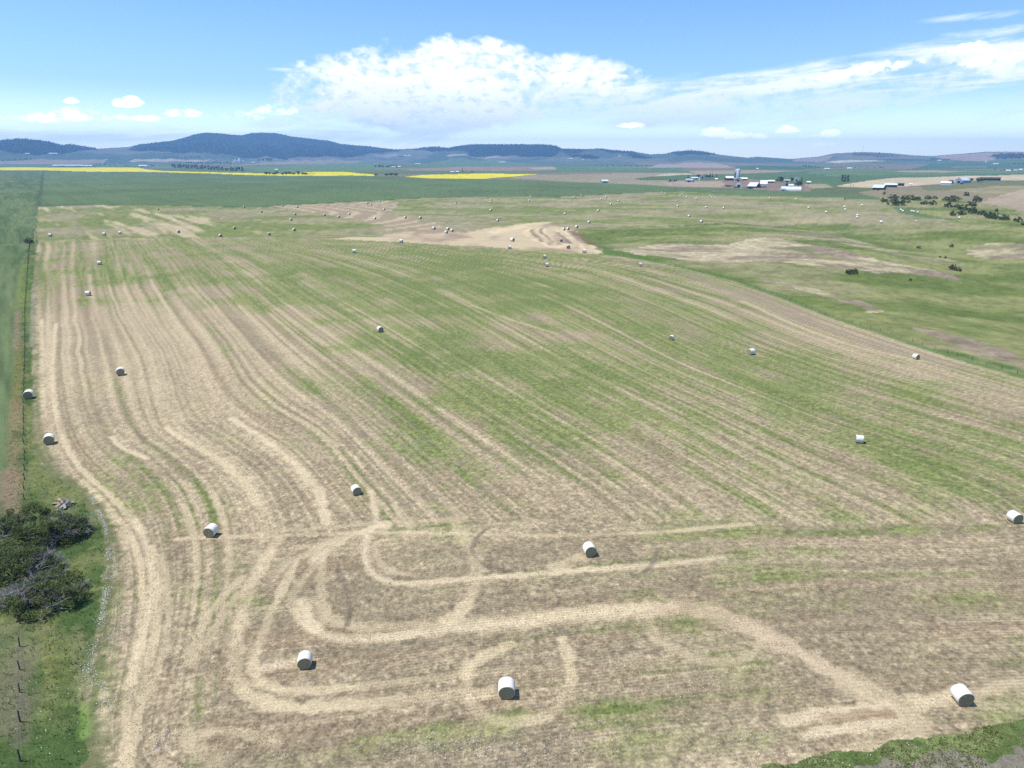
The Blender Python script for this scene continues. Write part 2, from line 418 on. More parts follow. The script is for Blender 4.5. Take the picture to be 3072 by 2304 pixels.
i = region(STR1, wob=9, wl=25, seed=30)
w = np.sin((X[i] * .28 + Y[i]) / 9.0 * 2 * np.pi + 3 * vn(X[i] / 40, Y[i] / 40, 31))
C[i] = lerp(C[i], colr(.27, .20, .135)[None] * (1 + 0 * w)[:, None], .75 + 0 * w.astype(np.float32))
C[i] = lerp(C[i], STRAW[None] * .95, (sst(w + 1.2 * (fbm(X[i] / 8, Y[i] / 8, 2, 32) - .5), .1, .8) * .75).astype(np.float32))
TANP = [(900, 712), (1024, 716), (1150, 705), (1250, 692), (1330, 690), (1394, 699), (1487, 682), (1640, 668.5), (1650, 672), (1709, 688), (1746, 699), (1822, 757), (1765, 762), (1556, 745), (1394, 738), (1209, 727), (900, 722)]
i = region(TANP, wob=3, wl=14, seed=33)
n = fbm(X[i] / 16, Y[i] / 30, 4, 34); 
C[i] = lerp(colr(.27, .195, .132), STRAW * .98, sst(n, .36, .66).astype(np.float32))
def paint_line(pts, width, col, alpha, s=1.0, soft=.5, nz=.5, seed=0, raw=False, wl=1.2, push=0.0):
    """a ribbon of loose straw lying on the ground along a world polyline; width in metres"""
    P = np.array(pts, float) if raw else world_poly(pts, s)
    # smooth the polyline
    for _ in range(2):
        Q = [P[0]]
        for a, b in zip(P[:-1], P[1:]): Q += [a * .75 + b * .25, a * .25 + b * .75]
        P = np.array(Q + [P[-1]])
    x0, y0 = P.min(0) - 2 * width; x1, y1 = P.max(0) + 2 * width
    i = np.where((X > x0) & (X < x1) & (Y > y0) & (Y < y1) & FRONT)[0]
    dist = seg_dist(X[i], Y[i], P)
    k = dist < 1.8 * width
    i, dist = i[k], dist[k]
    e = fbm(X[i] / wl, Y[i] / wl, 4, 400 + seed)
    m = 1 - sst(dist / width * 2 + 2 * nz * (e - .5), 1 - soft, 1 + soft)
    al = alpha * (.6 + .4 * sst(fbm(X[i] / 5, Y[i] / 5, 2, 500 + seed), .35, .55))
    m = (m * al).astype(np.float32)
    C[i] = lerp(C[i], np.array(col, np.float32)[None] * (.85 + .3 * e)[:, None], m)
    return i, m
def z5(pts, x0, y0, k): return [(x0 + a / k, y0 + b / k) for a, b in pts]
for k, l in enumerate([[(460, 215), (400, 245), (430, 290), (560, 350), (680, 420), (760, 450)], [(500, 200), (450, 225), (470, 270), (600, 340), (700, 400), (860, 460)],
                       [(640, 195), (575, 235), (600, 275), (760, 350), (900, 450)], [(700, 205), (655, 240), (760, 310), (900, 400), (1000, 440)], [(820, 215), (900, 270), (1080, 380), (1200, 490)], [(900, 215), (1000, 290), (1200, 410), (1390, 520)],
                       [(0, 240), (200, 195), (450, 140), (730, 122)], [(20, 265), (250, 215), (420, 175)]]):
    paint_line(z5(l, 1480, 640, 4.424), 2.4 if k < 6 else 7, STRAW * 1.2, .95, seed=k, wl=3)
for k, l in enumerate([[(660, 190), (600, 245), (760, 330), (880, 415)], [(840, 250), (960, 330), (1040, 400)], [(520, 210), (490, 250), (640, 350), (760, 420)], [(1060, 255), (1180, 330), (1290, 400), (1440, 470)]]):
    paint_line(z5(l, 1480, 640, 4.424), 2.4, BROWN * 1.15, .8, seed=20 + k, wl=3)

# ------------------------------------------------------------------ pasture on the right
PAST = [(1726, 686), (2048, 677), (2400, 671.5), (2600, 676), (2880, 665), (2640, 610), (2640, 594), (2800, 591), (2960, 611), (3300, 680), (3300, 1240), (3072, 1135), (2847, 1066), (2661, 1004), (2475, 949), (2321, 886), (2196, 843), (2010, 793), (1805, 757), (1812, 752)]
i = region(PAST, wob=.8, wl=8, seed=45)
n = fbm(X[i] / 34, Y[i] / 26, 5, 46); n2 = fbm(X[i] / 5, Y[i] / 5, 3, 47); n3 = fbm(X[i] / 90, Y[i] / 60, 2, 48)
pc = lerp(colr(.105, .135, .034), colr(.192, .196, .072), sst(n, .36, .62).astype(np.float32))
pc = lerp(pc, colr(.25, .215, .12), (sst(n3 + .4 * (n - .5), .60, .72) * .5).astype(np.float32))
C[i] = pc * (1 + .5 * (n2 - .5) + .55 * (fbm(X[i] / 1.7, Y[i] / 1.7, 2, 49) - .5))[:, None]
def z4(pts): return z5(pts, 1700, 700, 1.612)
BANKS = [([(195, 78), (420, 52), (560, 48), (700, 60), (820, 55), (850, 28), (1000, 18), (1200, 55), (1400, 95), (1500, 130), (1700, 165), (1860, 200), (1885, 236), (1700, 195), (1500, 188), (1300, 165), (1100, 148), (900, 138), (700, 142), (500, 115), (330, 100)], .88),
         ([(960, 208), (1080, 235), (1290, 290), (1480, 345), (1540, 385), (1500, 392), (1300, 325), (1150, 275), (980, 228)], .8),
         ([(1640, 452), (1760, 465), (1900, 475), (2212, 580), (2300, 620), (2300, 670), (2080, 620), (1930, 585), (1900, 545), (1740, 500)], .85),
         ([(1930, 85), (2000, 55), (2110, 40), (2300, 55), (2300, 130), (2080, 128), (1960, 118)], .8),
         ([(880, 10), (1020, 0), (1250, 0), (1500, 60), (1700, 110), (1830, 120), (1900, 150), (1800, 150), (1560, 95), (1300, 40), (1050, 25)], .5)]
for k, (b, al) in enumerate(BANKS):
    i = region(z4(b), wob=6, wl=16, seed=50 + k)
    n = fbm(X[i] / 22, Y[i] / 12, 4, 60 + k); n2 = fbm(X[i] / 3, Y[i] / 3, 3, 66 + k)
    bc = lerp(colr(.225, .17, .12), colr(.40, .33, .205), sst(n, .38, .6).astype(np.float32)) * (.62 + .76 * n2)[:, None] * (1 + .5 * (fbm(X[i] / 1.3, Y[i] / 1.3, 2, 75 + k) - .5))[:, None]
    edge = fbm(X[i] / 14, Y[i] / 9, 3, 70 + k)
    C[i] = lerp(C[i], bc, (al * sst(edge, .10, .47)).astype(np.float32))
paint_line(z5([(1040, 235), (1180, 320), (1300, 390), (1440, 460)], 1480, 640, 4.424), 5, (.13, .085, .05), .8, seed=31, wl=4)
paint_line([(1730, 684), (1900, 681), (2048, 677.5), (2230, 673), (2400, 671), (2620, 676)], 3.5, (.06, .095, .03), .8, seed=32, wl=5)
paint_line(z5([(1420, 470), (1500, 500), (1700, 540), (1900, 570), (2212, 640)], 1480, 640, 4.424), 6, (.065, .15, .025), .9, seed=33, wl=4)

# ------------------------------------------------------------------ the near hay field
def zz(l): return [(300 + a / 1.4747, 700 + b / 1.4747) for a, b in l]
G = [
 [(95, 520), (80, 620), (70, 720), (68, 850), (72, 950), (105, 1010), (165, 1060), (210, 1110), (235, 1200), (235, 1300), (215, 1450), (195, 1600), (190, 1659)],
 [(130, 520), (115, 640), (110, 750), (113, 850), (130, 950), (165, 1020), (240, 1080), (290, 1150), (312, 1250), (300, 1400), (270, 1600), (262, 1659)],
 [(170, 520), (160, 640), (165, 760), (190, 860), (245, 943), (265, 968), (313, 990), (370, 1060), (405, 1150), (415, 1250), (395, 1400), (350, 1600), (335, 1659)],
 [(230, 520), (245, 620), (290, 700), (333, 760), (348, 830), (362, 929), (411, 958), (470, 992), (519, 1031), (548, 1080), (565, 1160), (560, 1250), (530, 1400), (480, 1600)],
 [(270, 520), (310, 620), (350, 690), (377, 724), (421, 797), (460, 875), (509, 919), (582, 958), (636, 1002), (680, 1051), (715, 1090), (760, 1160), (790, 1250)],
 [(310, 519), (370, 600), (430, 670), (489, 738), (528, 821), (597, 880), (680, 924), (724, 968), (763, 1022), (817, 1080), (870, 1140), (930, 1215)],
 [(360, 518), (411, 560), (490, 650), (558, 738), (655, 821), (753, 899), (851, 987), (948, 1080), (1020, 1150), (1110, 1240)],
 [(400, 517), (460, 545), (560, 620), (655, 690), (797, 785), (948, 895), (1095, 992), (1230, 1085), (1400, 1205)],
 [(480, 516), (616, 555), (740, 610), (851, 668), (1046, 782), (1192, 868), (1330, 945), (1500, 1050), (1600, 1110), (1780, 1215)],
 [(580, 516), (729, 545), (860, 580), (978, 625), (1144, 714), (1296, 797), (1480, 885), (1700, 1000), (1950, 1115), (2200, 1230)],
 [(740, 520), (900, 545), (1060, 585), (1224, 642), (1380, 715), (1537, 790), (1800, 890), (2212, 1020), (2400, 1080)],
 [(900, 530), (1050, 548), (1150, 565), (1269, 590), (1474, 665), (1626, 735), (1827, 805), (2212, 920), (2400, 975)],
 [(1050, 540), (1200, 548), (1300, 553), (1447, 573), (1581, 608), (1671, 638), (1782, 683), (1916, 727), (2050, 772), (2212, 817), (2400, 880)],
]
GW = [world_poly(g, Z) for g in G]
uval = [0.0]
for a, b in zip(GW[:-1], GW[1:]):
    dm = []
    for q in b:
        dm.append(float(seg_dist(np.array([q[0]]), np.array([q[1]]), a)[0]))
    uval.append(uval[-1] + float(np.median(dm)))
pts, val = [], []
for g, uu in zip(GW, uval):
    for a, b in zip(g[:-1], g[1:]):
        for t in (0, .5): pts.append(a + (b - a) * t); val.append(uu)
pts = np.array(pts); val = np.array(val)
def warp(x, y): return np.stack([np.arctan2(x, y) * 1.6, np.log(np.hypot(x, y))], -1)
pw = warp(pts[:, 0], pts[:, 1])
def rbf_fit(p, v, lam=6e-2):
    n = len(p)
    r = np.linalg.norm(p[:, None] - p[None], axis=-1)
    M = np.zeros((n + 3, n + 3)); M[:n, :n] = r + np.eye(n) * -lam
    M[:n, n] = 1; M[:n, n + 1:] = p; M[n, :n] = 1; M[n + 1:, :n] = p.T
    return np.linalg.solve(M, np.concatenate([v, np.zeros(3)]))
def rbf_eval(p, w, q):
    out = np.empty(len(q), np.float64); n = len(p)
    pf = p.astype(np.float32); wf = w[:n].astype(np.float32)
    for s in range(0, len(q), 40000):
        c = q[s:s + 40000].astype(np.float32)
        r2 = (c[:, None, 0] - pf[None, :, 0]) ** 2 + (c[:, None, 1] - pf[None, :, 1]) ** 2
        out[s:s + 40000] = np.sqrt(r2) @ wf + w[n] + q[s:s + 40000] @ w[n + 1:]
    return out
wu = rbf_fit(pw, val)

HAY = [(p[0] * Z, p[1] * Z) for p in [(95, 519), (300, 513.5), (480, 512.5), (620, 513.5), (760, 518), (870, 523), (1000, 533), (1100, 540), (1200, 546), (1300, 549), (1447, 568), (1581, 604), (1671, 635), (1782, 680), (1916, 724), (2050, 769), (2212, 814), (2420, 878)]] + \
      [(3400, 1300), (3500, 2420), (180, 2420), (246, 2304), (260, 2206), (254, 2137), (238, 2055), (254, 2003), (274, 1946), (280, 1932), (297, 1812), (304, 1736), (310, 1655), (310, 1595), (289, 1549), (250, 1504), (211, 1459), (163, 1438), (122, 1397), (100, 1362), (98, 1294), (94, 1186), (95, 1050), (89, 1001), (93, 893), (107, 760)]
hay = region(HAY, wob=.3, wl=2.0, seed=80)
xs, ys = X[hay], Y[hay]
U = rbf_eval(pw, wu, warp(xs, ys))
V = vf[hay]
GP = [(150,480,.35),(300,490,.5),(500,470,.55),(120,545,.5),(200,560,.55),(300,560,.6),(420,560,.6),(300,600,.62),(200,640,.35),(130,700,.05),(250,680,.1),(400,640,.4),(500,600,.6),(600,640,.6),(700,600,.72),(800,560,.6),(900,560,.7),(1000,580,.8),(1150,620,.85),(1250,580,.6),(1400,600,.55),(1600,640,.5),(1800,720,.3),(1950,760,.25),(2150,850,.4),(700,700,.58),(850,720,.7),(950,760,.85),(1100,720,.55),(1300,740,.55),(1500,760,.65),(1700,820,.75),(1900,880,.65),(2100,950,.6),(2000,1000,.68),(1800,950,.6),(1500,880,.62),(1300,850,.75),(1150,830,.7),(1000,860,.62),(850,850,.52),(700,820,.33),(560,760,.1),(450,700,.1),(350,760,.05),(300,850,.05),(150,850,.1),(120,900,.2),(200,900,.15),(400,900,.08),(600,900,.12),(750,920,.33),(900,960,.7),(1000,980,.48),(1150,960,.62),(1300,1000,.48),(1500,1000,.48),(1700,1030,.45),(1900,1050,.5),(2050,1060,.58),(2180,1020,.62),(800,1000,.36),(700,1000,.1),(500,1000,.05),(350,1000,.2),(300,1040,.35),(230,1000,.2),(550,1100,.1),(850,1080,.28),(1100,1080,.22),(1300,1080,.28),(1500,1100,.33),(1700,1110,.38),(1900,1110,.48),(2100,1120,.4),(300,1200,.2),(500,1200,.1),(700,1200,.05),(900,1200,.1),(1100,1200,.15),(1300,1200,.2),(1500,1200,.3),(1700,1200,.27),(1900,1200,.3),(2100,1200,.28),(300,1400,.15),(500,1400,.05),(700,1400,.05),(900,1400,.05),(1100,1400,.2),(1300,1350,.26),(1400,1345,.42),(1500,1380,.28),(1700,1400,.3),(1900,1350,.28),(2100,1400,.25),(300,1550,.3),(400,1600,.32),(600,1600,.3),(800,1600,.38),(950,1600,.48),(1100,1620,.45),(1300,1620,.42),(1500,1600,.4),(1700,1580,.28),(1850,1580,.15),(2000,1560,.25),(2150,1530,.5),(600,1500,.1),(900,1500,.15),(1200,1500,.3),(1500,1500,.32),(240,1500,.4),(230,1620,.1)]
SPT = [(120,700,.9),(200,650,.65),(280,680,.7),(150,800,.9),(250,800,.8),(350,800,.8),(450,850,.75),(550,750,.7),(600,770,.75),(130,900,.6),(300,900,.6),(500,1000,.65),(650,950,.5),(400,1000,.5),(700,600,.3),(1000,600,.25),(1300,600,.35),(1600,800,.3),(1900,750,.45),(2000,780,.5),(900,900,.3),(1200,900,.3),(1500,1000,.3),(2000,1000,.25),(700,1100,.55),(900,1100,.45),(1100,1100,.5),(1400,1090,.5),(1700,1090,.4),(2000,1150,.42),(270,1200,.7),(350,1250,.45),(450,1300,.3),(600,1300,.32),(700,1250,.32),(900,1200,.4),(900,1300,.35),(1200,1200,.4),(1500,1250,.36),(1800,1250,.38),(2100,1300,.42),(260,1400,.75),(230,1500,.75),(350,1450,.45),(500,1500,.32),(750,1470,.28),(900,1400,.35),(1100,1500,.3),(1300,1500,.3),(1600,1450,.38),(1900,1400,.38),(1900,1550,.6),(2050,1510,.6),(1700,1580,.5),(1000,1600,.35),(600,1590,.4),(230,1620,.8),(300,1640,.6),(150,600,.45),(150,480,.5),(300,480,.45),(120,545,.35),(250,560,.3),(420,560,.3),(1950,730,.3),(1700,660,.3)]
def idw(P, q):
    p = np.array(P, float); w = world_poly(p[:, :2], Z); pp = warp(w[:, 0], w[:, 1]).astype(np.float32); v = p[:, 2].astype(np.float32)
    out = np.empty(len(q), np.float32)
    for s in range(0, len(q), 60000):
        c = q[s:s + 60000].astype(np.float32)
        r2 = (c[:, None, 0] - pp[None, :, 0]) ** 2 + (c[:, None, 1] - pp[None, :, 1]) ** 2 + 4e-4
        k = 1 / (r2 * r2)
        out[s:s + 60000] = (k @ v) / k.sum(1)
    return out
q = warp(xs, ys)
gm = idw(GP, q); sm = idw(SPT, q)
# headland passes run across the foot of the field
HEAD = [(p[0] * Z, p[1] * Z) for p in [(560, 1168), (650, 1158), (830, 1135), (1100, 1128), (1600, 1122), (2212, 1138), (2500, 1150)]] + [(3600, 1700), (3600, 2440), (420, 2440), (560, 2250), (640, 2100), (690, 1950), (720, 1750), (750, 1640)]
hp = world_poly(HEAD)
jx = xs + 5 * (fbm(xs / 7, ys / 7, 3, 90) - .5); jy = ys + 5 * (fbm(xs / 7, ys / 7, 3, 91) - .5)
inh = pip(jx, jy, hp)
ha = math.radians(84)
HU = xs * math.cos(ha) - ys * math.sin(ha); HV = xs * math.sin(ha) + ys * math.cos(ha)
HU = HU + 1.6 * np.sin(HV / 19) + .8 * vn(HV / 11, HU / 30, 92)
u = np.where(inh, HU, U); v = np.where(inh, HV, V)
wu_ = u + .25 * (vn(v / 70, u / 12, 93) - .5)
lv = np.where(inh, .55, 1.0)
s_wide = fbm(wu_ / 3.0, v / (150 * lv), 2, 94); s_mid = fbm(wu_ / 1.4, v / (80 * lv), 3, 95); s_fine = fbm(wu_ / .5, v / (26 * lv), 3, 96)
swath = np.sin(wu_ * 2 * np.pi / 1.7 + 2.2 * (vn(v / 120, u / 14, 104) - .5)) * sst(fbm(wu_ / 9, v / 70, 2, 105), .3, .6)
grit = fbm(xs / .45, ys / .45, 3, 97); blot = fbm(xs / 9, ys / 9, 4, 98); blot2 = fbm(xs / 2.6, ys / 2.6, 3, 99)
long_ = fbm(wu_ / 5, v / 22, 4, 101)
near = (1 - sst(D[hay], 60, 130))
speck = vn(xs / .21, ys / .21, 111) * .5 + vn(xs / .43, ys / .43, 112) * .5
fd = sst(D[hay], 70, 210); iso = 1 - .8 * fd; hk = np.where(inh, 1.0, 0.0)
st1 = vn(wu_ / .95, v / (130 * lv), 121); st2 = vn(wu_ / .5, v / (90 * lv), 122); st3 = vn(wu_ / .27, v / (30 * lv), 123)
stripe = (.55 * (st1 - .5) + .75 * (st2 - .5) * (1 - .6 * sst(D[hay], 200, 330)) + .6 * (st3 - .5) * (1 - sst(D[hay], 90, 190))) * (1 - .5 * hk)
S = .05 + .64 * sm - .07 * hk + .09 * swath * (1 - .7 * hk) + 1.0 * stripe + .3 * (s_wide - .5) + iso * (.22 * (blot - .5) + .38 * (blot2 - .5) + 1.15 * (speck - .5))
S = sst(S, -.10, 1.10).astype(np.float32)
brown = lerp(colr(.218, .173, .105), colr(.262, .206, .127), sst(blot + .4 * (blot2 - .5), .3, .7).astype(np.float32))
red = sst(fbm(wu_ / 2.2, v / 16, 3, 102), .5, .68) * (1 - gm) * .38
brown = lerp(brown, colr(.250, .165, .102), red.astype(np.float32))
cc = lerp(brown, np.broadcast_to(STRAW, brown.shape), S * .92)
Gm = gm * (1.10 - .25 * hk) - .05 + .06 * hk + .65 * (fbm(wu_ / 2.2, v / 45, 3, 124) - .5) + .9 * (blot - .5) - .42 * stripe - .08 * swath * (1 - hk) + iso * (.6 * (blot2 - .5) + .5 * (speck - .5)) - .15 * (S - .4)
Gm = sst(Gm, .18, .86).astype(np.float32)
gcol = lerp(colr(.106, .146, .032), colr(.188, .208, .066), sst(s_fine + .5 * (grit - .5), .36, .66).astype(np.float32))
gcol = lerp(gcol, colr(.082, .128, .026), (sst(gm + .5 * (blot - .5), .62, .9) * .55).astype(np.float32))
cc = lerp(cc, gcol, Gm * .86)
cc *= (1 + iso * .75 * (grit - .5) + iso * .55 * (vn(xs / .19, ys / .19, 113) - .5))[:, None]
C[hay] = cc
ROW[hay] = u; RW[hay] = (.55 + .45 * sst(fbm(xs / 12, ys / 12, 2, 103), .4, .6)) * (1 - .75 * Gm) * np.where(inh, 1, .4) * (1 - fd)
GR[hay] = 1.25
S_ = STRAW * 1.22
def P22(l): return [(a * Z, b * Z) for a, b in l]
RIB = [  # points on the 2212 view, width m, colour, alpha
 ([(652, 1300), (655, 1335), (690, 1368), (745, 1385), (850, 1374), (950, 1362), (1100, 1345), (1230, 1328), (1330, 1318), (1450, 1312)], 1.35, S_ * 1.02, .85),
 ([(690, 1290), (700, 1330), (740, 1352), (850, 1355), (1000, 1345), (1230, 1322), (1330, 1314)], 1.4, STRAW * .98, .55),
 ([(1050, 1352), (1180, 1338), (1300, 1322), (1400, 1316)], 2.0, S_, .6),
 ([(1430, 1316), (1480, 1312), (1540, 1322), (1600, 1345), (1680, 1388)], 2.5, colr(.455, .345, .215), .97), ([(1600, 1345), (1680, 1385), (1760, 1430), (1830, 1470), (1900, 1510)], 1.9, colr(.44, .34, .215), .92),
 ([(1830, 1470), (1890, 1500), (1940, 1530)], 2.6, STRAW, .7),
 ([(600, 1165), (560, 1230), (525, 1300), (510, 1400), (505, 1450), (525, 1500), (585, 1525), (680, 1530), (760, 1522), (900, 1508), (1050, 1498)], 1.25, S_, .66),
 ([(640, 1215), (600, 1290), (560, 1380), (545, 1440), (560, 1480), (620, 1495), (700, 1492), (790, 1480)], .9, S_, .62),
 ([(800, 1480), (900, 1470), (1000, 1458), (1100, 1445)], .8, STRAW, .45),
 ([(690, 1210), (640, 1270), (630, 1300), (645, 1345)], .9, STRAW, .6),
 ([(700, 1180), (690, 1260), (700, 1310), (715, 1340)], 1.0, STRAW, .45),
 ([(380, 1165), (460, 1160), (650, 1155), (800, 1149), (1000, 1153), (1250, 1158), (1420, 1150), (1620, 1132)], .8, S_, .42),
 ([(560, 1150), (700, 1140), (830, 1130), (1000, 1120)], .8, STRAW, .4),
 ([(680, 1212), (700, 1190), (740, 1162), (830, 1133)], 1.5, S_, .8), ([(590, 1240), (620, 1215), (690, 1185), (730, 1165)], 1.2, STRAW, .6),
 ([(800, 1060), (812, 1110), (815, 1135)], .9, S_, .7), ([(850, 1090), (868, 1120), (885, 1140)], .7, STRAW, .6),
 ([(795, 1150), (785, 1200), (800, 1240), (850, 1262), (940, 1256), (1050, 1248), (1200, 1236), (1400, 1222), (1560, 1205)], 1.0, S_, .75),
 ([(815, 1170), (810, 1200), (830, 1232), (880, 1240)], .8, STRAW, .5),
 ([(985, 1130), (1010, 1175), (1030, 1210), (1030, 1260), (1005, 1310), (965, 1345)], 1.3, S_, .68),
 ([(1010, 1430), (1005, 1480), (1020, 1525), (1060, 1555), (1120, 1562), (1185, 1550), (1225, 1500), (1235, 1440), (1215, 1380)], .95, S_, .5),
 ([(1100, 1395), (1035, 1420), (1005, 1460)], 1.0, S_, .5),
 ([(410, 1430), (425, 1380), (445, 1330), (480, 1290), (525, 1245)], .9, STRAW, .6), ([(440, 1400), (465, 1350), (500, 1300), (535, 1265)], .8, STRAW, .5),
 ([(1740, 1588), (1830, 1572), (1900, 1562), (1960, 1552)], 1.0, S_, .75), ([(1700, 1560), (1760, 1545), (1850, 1532), (1960, 1528), (2060, 1500)], 1.3, S_, .7),
 ([(1790, 1552), (1850, 1545), (1920, 1542)], 1.0, (.22, .135, .075), .4), ([(1960, 1530), (1985, 1570), (1930, 1610), (1830, 1640)], 1.6, STRAW, .6), ([(2080, 1510), (2150, 1485), (2212, 1470)], 1.2, STRAW, .5),
 ([(1640, 1380), (1635, 1410), (1590, 1430), (1520, 1430), (1440, 1395), (1400, 1370)], .8, STRAW, .62),
 ([(1380, 1330), (1430, 1380), (1500, 1425)], 1.1, STRAW, .45),
 ([(570, 1442), (600, 1438), (632, 1430)], 1.5, S_, .8), ([(1200, 1222), (1230, 1212), (1255, 1205)], 1.6, S_, .6),
 ([(600, 1600), (480, 1570), (430, 1590)], 1.0, STRAW, .35), ([(400, 1585), (420, 1620), (480, 1650)], 1.2, STRAW, .5),
 ([(180, 1040), (250, 1110), (300, 1190), (312, 1290), (296, 1400), (275, 1520), (262, 1659)], .7, S_, .66), ([(330, 1180), (345, 1260), (335, 1360), (310, 1480), (285, 1600), (275, 1659)], .7, S_, .66), ([(395, 1090), (425, 1170), (425, 1260)], .7, STRAW, .6), ([(455, 1060), (490, 1140), (500, 1230)], .7, STRAW, .6),
 ([(225, 1500), (215, 1560), (225, 1640)], .9, S_, .8), ([(280, 1480), (300, 1400), (330, 1300), (325, 1200), (290, 1120)], .75, S_, .7), ([(270, 1660), (290, 1560), (330, 1470), (360, 1400), (365, 1300), (350, 1200)], .7, STRAW, .5),
 ([(240, 943), (262, 968), (320, 992)], .8, S_, .7), ([(362, 925), (400, 952), (470, 990), (519, 1030), (560, 1090)], 1.0, S_, .6), ([(500, 905), (582, 956), (640, 1003), (690, 1060), (705, 1130)], 1.2, S_, .85), ([(640, 900), (690, 930), (730, 965)], .6, STRAW, .5),
 ([(120, 700), (112, 800), (120, 900), (145, 970), (180, 1020), (260, 1090), (310, 1150)], .8, S_, .65), ([(90, 690), (90, 800), (95, 900)], .9, S_, .5),
 ([(765, 985), (785, 1010)], .4, S_, .8), ([(760, 900), (820, 960)], .35, STRAW, .6), 
 ([(1480, 590), (1640, 650), (1800, 715), (1960, 765), (2060, 790)], 4.5, colr(.24, .19, .13), .42), ([(1600, 650), (1800, 740), (1990, 780)], 1.5, STRAW, .5),
 ([(1020, 660), (1100, 690), (1200, 720)], .9, STRAW, .5), 
]
for k, (l, w, c, al) in enumerate(RIB):
    i, m = paint_line(P22(l), w, c, min(1, al * 1.12 + (.14 if al < .62 else 0)), seed=60 + k, wl=.9 if w < 3 else 3, nz=.9)
    if .7 <= al < .9 and w < 2: paint_line(P22(l), w * .42, colr(.50, .405, .265), al, seed=360 + k, wl=.7, nz=1.0)
for k, l in enumerate([[(1050, 1143), (1025, 1165), (1018, 1190), (1035, 1215), (1065, 1228), (1105, 1235)], [(1420, 1190), (1405, 1230), (1370, 1245)], [(730, 1230), (760, 1300), (750, 1350)]]):
    paint_line(P22(l), .55, (.10, .08, .062), .6, seed=130 + k)
paint_line([(131, 511), (124, 560), (115, 618)], 5, (.035, .060, .026), .7, seed=143, wl=6)
paint_line([(100, 619), (278, 615.5), (463, 615.5), (579, 618.5), (764, 621.5), (833, 616.5), (1024, 606.5), (1163, 598.5), (1348, 591.5), (1626, 591), (1718, 588.5), (1904, 578.5)], 5, (.050, .075, .028), .75, seed=144, wl=8)
paint_line(P22([(1300, 548), (1447, 569), (1581, 604), (1671, 635), (1782, 680), (1916, 724), (2050, 769), (2212, 814), (2400, 875)]), 2.6, (.085, .15, .035), .85, seed=140)
paint_line(P22([(2050, 760), (2212, 802), (2400, 860)]), 3.4, (.055, .12, .022), .85, seed=141)
paint_line(P22([(1447, 566), (1581, 601), (1671, 632)]), 1.5, (.07, .12, .03), .6, seed=142)

# ------------------------------------------------------------------ verge, rough grass and soil along the fence
VERGE = [(116, 612), (110, 700), (107, 760), (93, 893), (89, 1001), (95, 1050), (94, 1186), (98, 1294), (100, 1362), (122, 1397), (163, 1438), (211, 1459), (250, 1504), (289, 1549), (310, 1595), (310, 1655), (304, 1736), (297, 1812), (280, 1932), (274, 1946), (254, 2003), (238, 2055), (254, 2137), (260, 2206), (246, 2304), (180, 2440),
         (-500, 2440), (-300, 2100), (-30, 1600), (11, 1500), (24, 1389), (33, 1308), (42, 1180), (48, 1086), (48, 1001), (60, 893), (70, 772), (84, 740), (104, 700), (112, 620)]
paint_line([(107, 760), (93, 893), (89, 1001), (95, 1050), (94, 1186), (98, 1294), (100, 1362), (122, 1397), (163, 1438), (211, 1459), (250, 1504), (289, 1549), (310, 1595), (312, 1655), (306, 1736), (299, 1812), (282, 1932), (276, 1946), (256, 2003), (240, 2055), (256, 2137), (262, 2206), (248, 2304)], 2.6, (.105, .12, .045), .85, seed=145, nz=1.2, soft=.9, wl=.7)
verge = region(VERGE, wob=.8, wl=1.6, seed=150)
n = fbm(X[verge] / 4, Y[verge] / 4, 4, 151); n2 = fbm(X[verge] / .8, Y[verge] / .8, 3, 152); n3 = fbm(uf[verge] / 1.6, vf[verge] / 7, 3, 153)
vc = lerp(colr(.055, .090, .024), colr(.125, .142, .050), sst(n + .5 * (n3 - .5), .33, .66).astype(np.float32))
vc = lerp(vc, colr(.15, .15, .045), (sst(n3, .55, .75) * .5).astype(np.float32)) * (.72 + .56 * n2)[:, None]
C[verge] = vc; GR[verge] = 1.6
for k, (l, w, c, al) in enumerate([
    ([(56, 935), (52, 1000), (50, 1050)], 1.3, (.24, .165, .11), .6), ([(58, 1050), (54, 1120), (46, 1200), (42, 1290)], 1.5, (.17, .15, .05), .7),
    ([(48, 1200), (42, 1300), (38, 1390), (34, 1450), (30, 1560)], 1.8, (.21, .14, .085), .65), ([(20, 1420), (30, 1500), (40, 1560)], 2.4, (.22, .15, .10), .6),
    ([(72, 780), (66, 860), (60, 930)], 2.2, (.14, .17, .045), .7), ([(88, 800), (82, 900), (80, 1000)], 1.2, (.10, .16, .035), .6), ([(100, 850), (95, 950), (93, 1040)], .8, (.24, .21, .17), .5),
    ([(235, 1880), (238, 2000), (236, 2100)], .9, (.19, .18, .085), .55), ([(250, 2110), (258, 2200)], .7, (.17, .26, .06), .6), ([(40, 1890), (60, 1990), (20, 2100), (0, 2160)], 3.0, (.17, .145, .09), .55),
    ([(50, 2000), (62, 2120), (60, 2230)], 1.1, (.15, .13, .09), .5), ([(120, 2140), (160, 2110), (200, 2110)], 1.0, (.14, .17, .05), .5)]):
    paint_line(l, w, c, al, seed=160 + k, nz=1.1, soft=.8)
RC = [(2290, 2304), (2480, 2262), (2560, 2252), (2640, 2240), (2700, 2215), (2790, 2222), (2880, 2205), (2960, 2175), (3072, 2150), (3400, 2080), (3400, 2440), (2200, 2440)]
i = region(RC, wob=.6, wl=1.6, seed=170)
n = fbm(X[i] / 1.8, Y[i] / 1.8, 4, 171); n2 = fbm(X[i] / .5, Y[i] / .5, 3, 172)
C[i] = lerp(colr(.075, .105, .028), colr(.15, .175, .062), sst(n, .3, .65).astype(np.float32)) * (.7 + .6 * n2)[:, None]
GR[i] = 1.7; RW[i] = 0; roughcorner = i
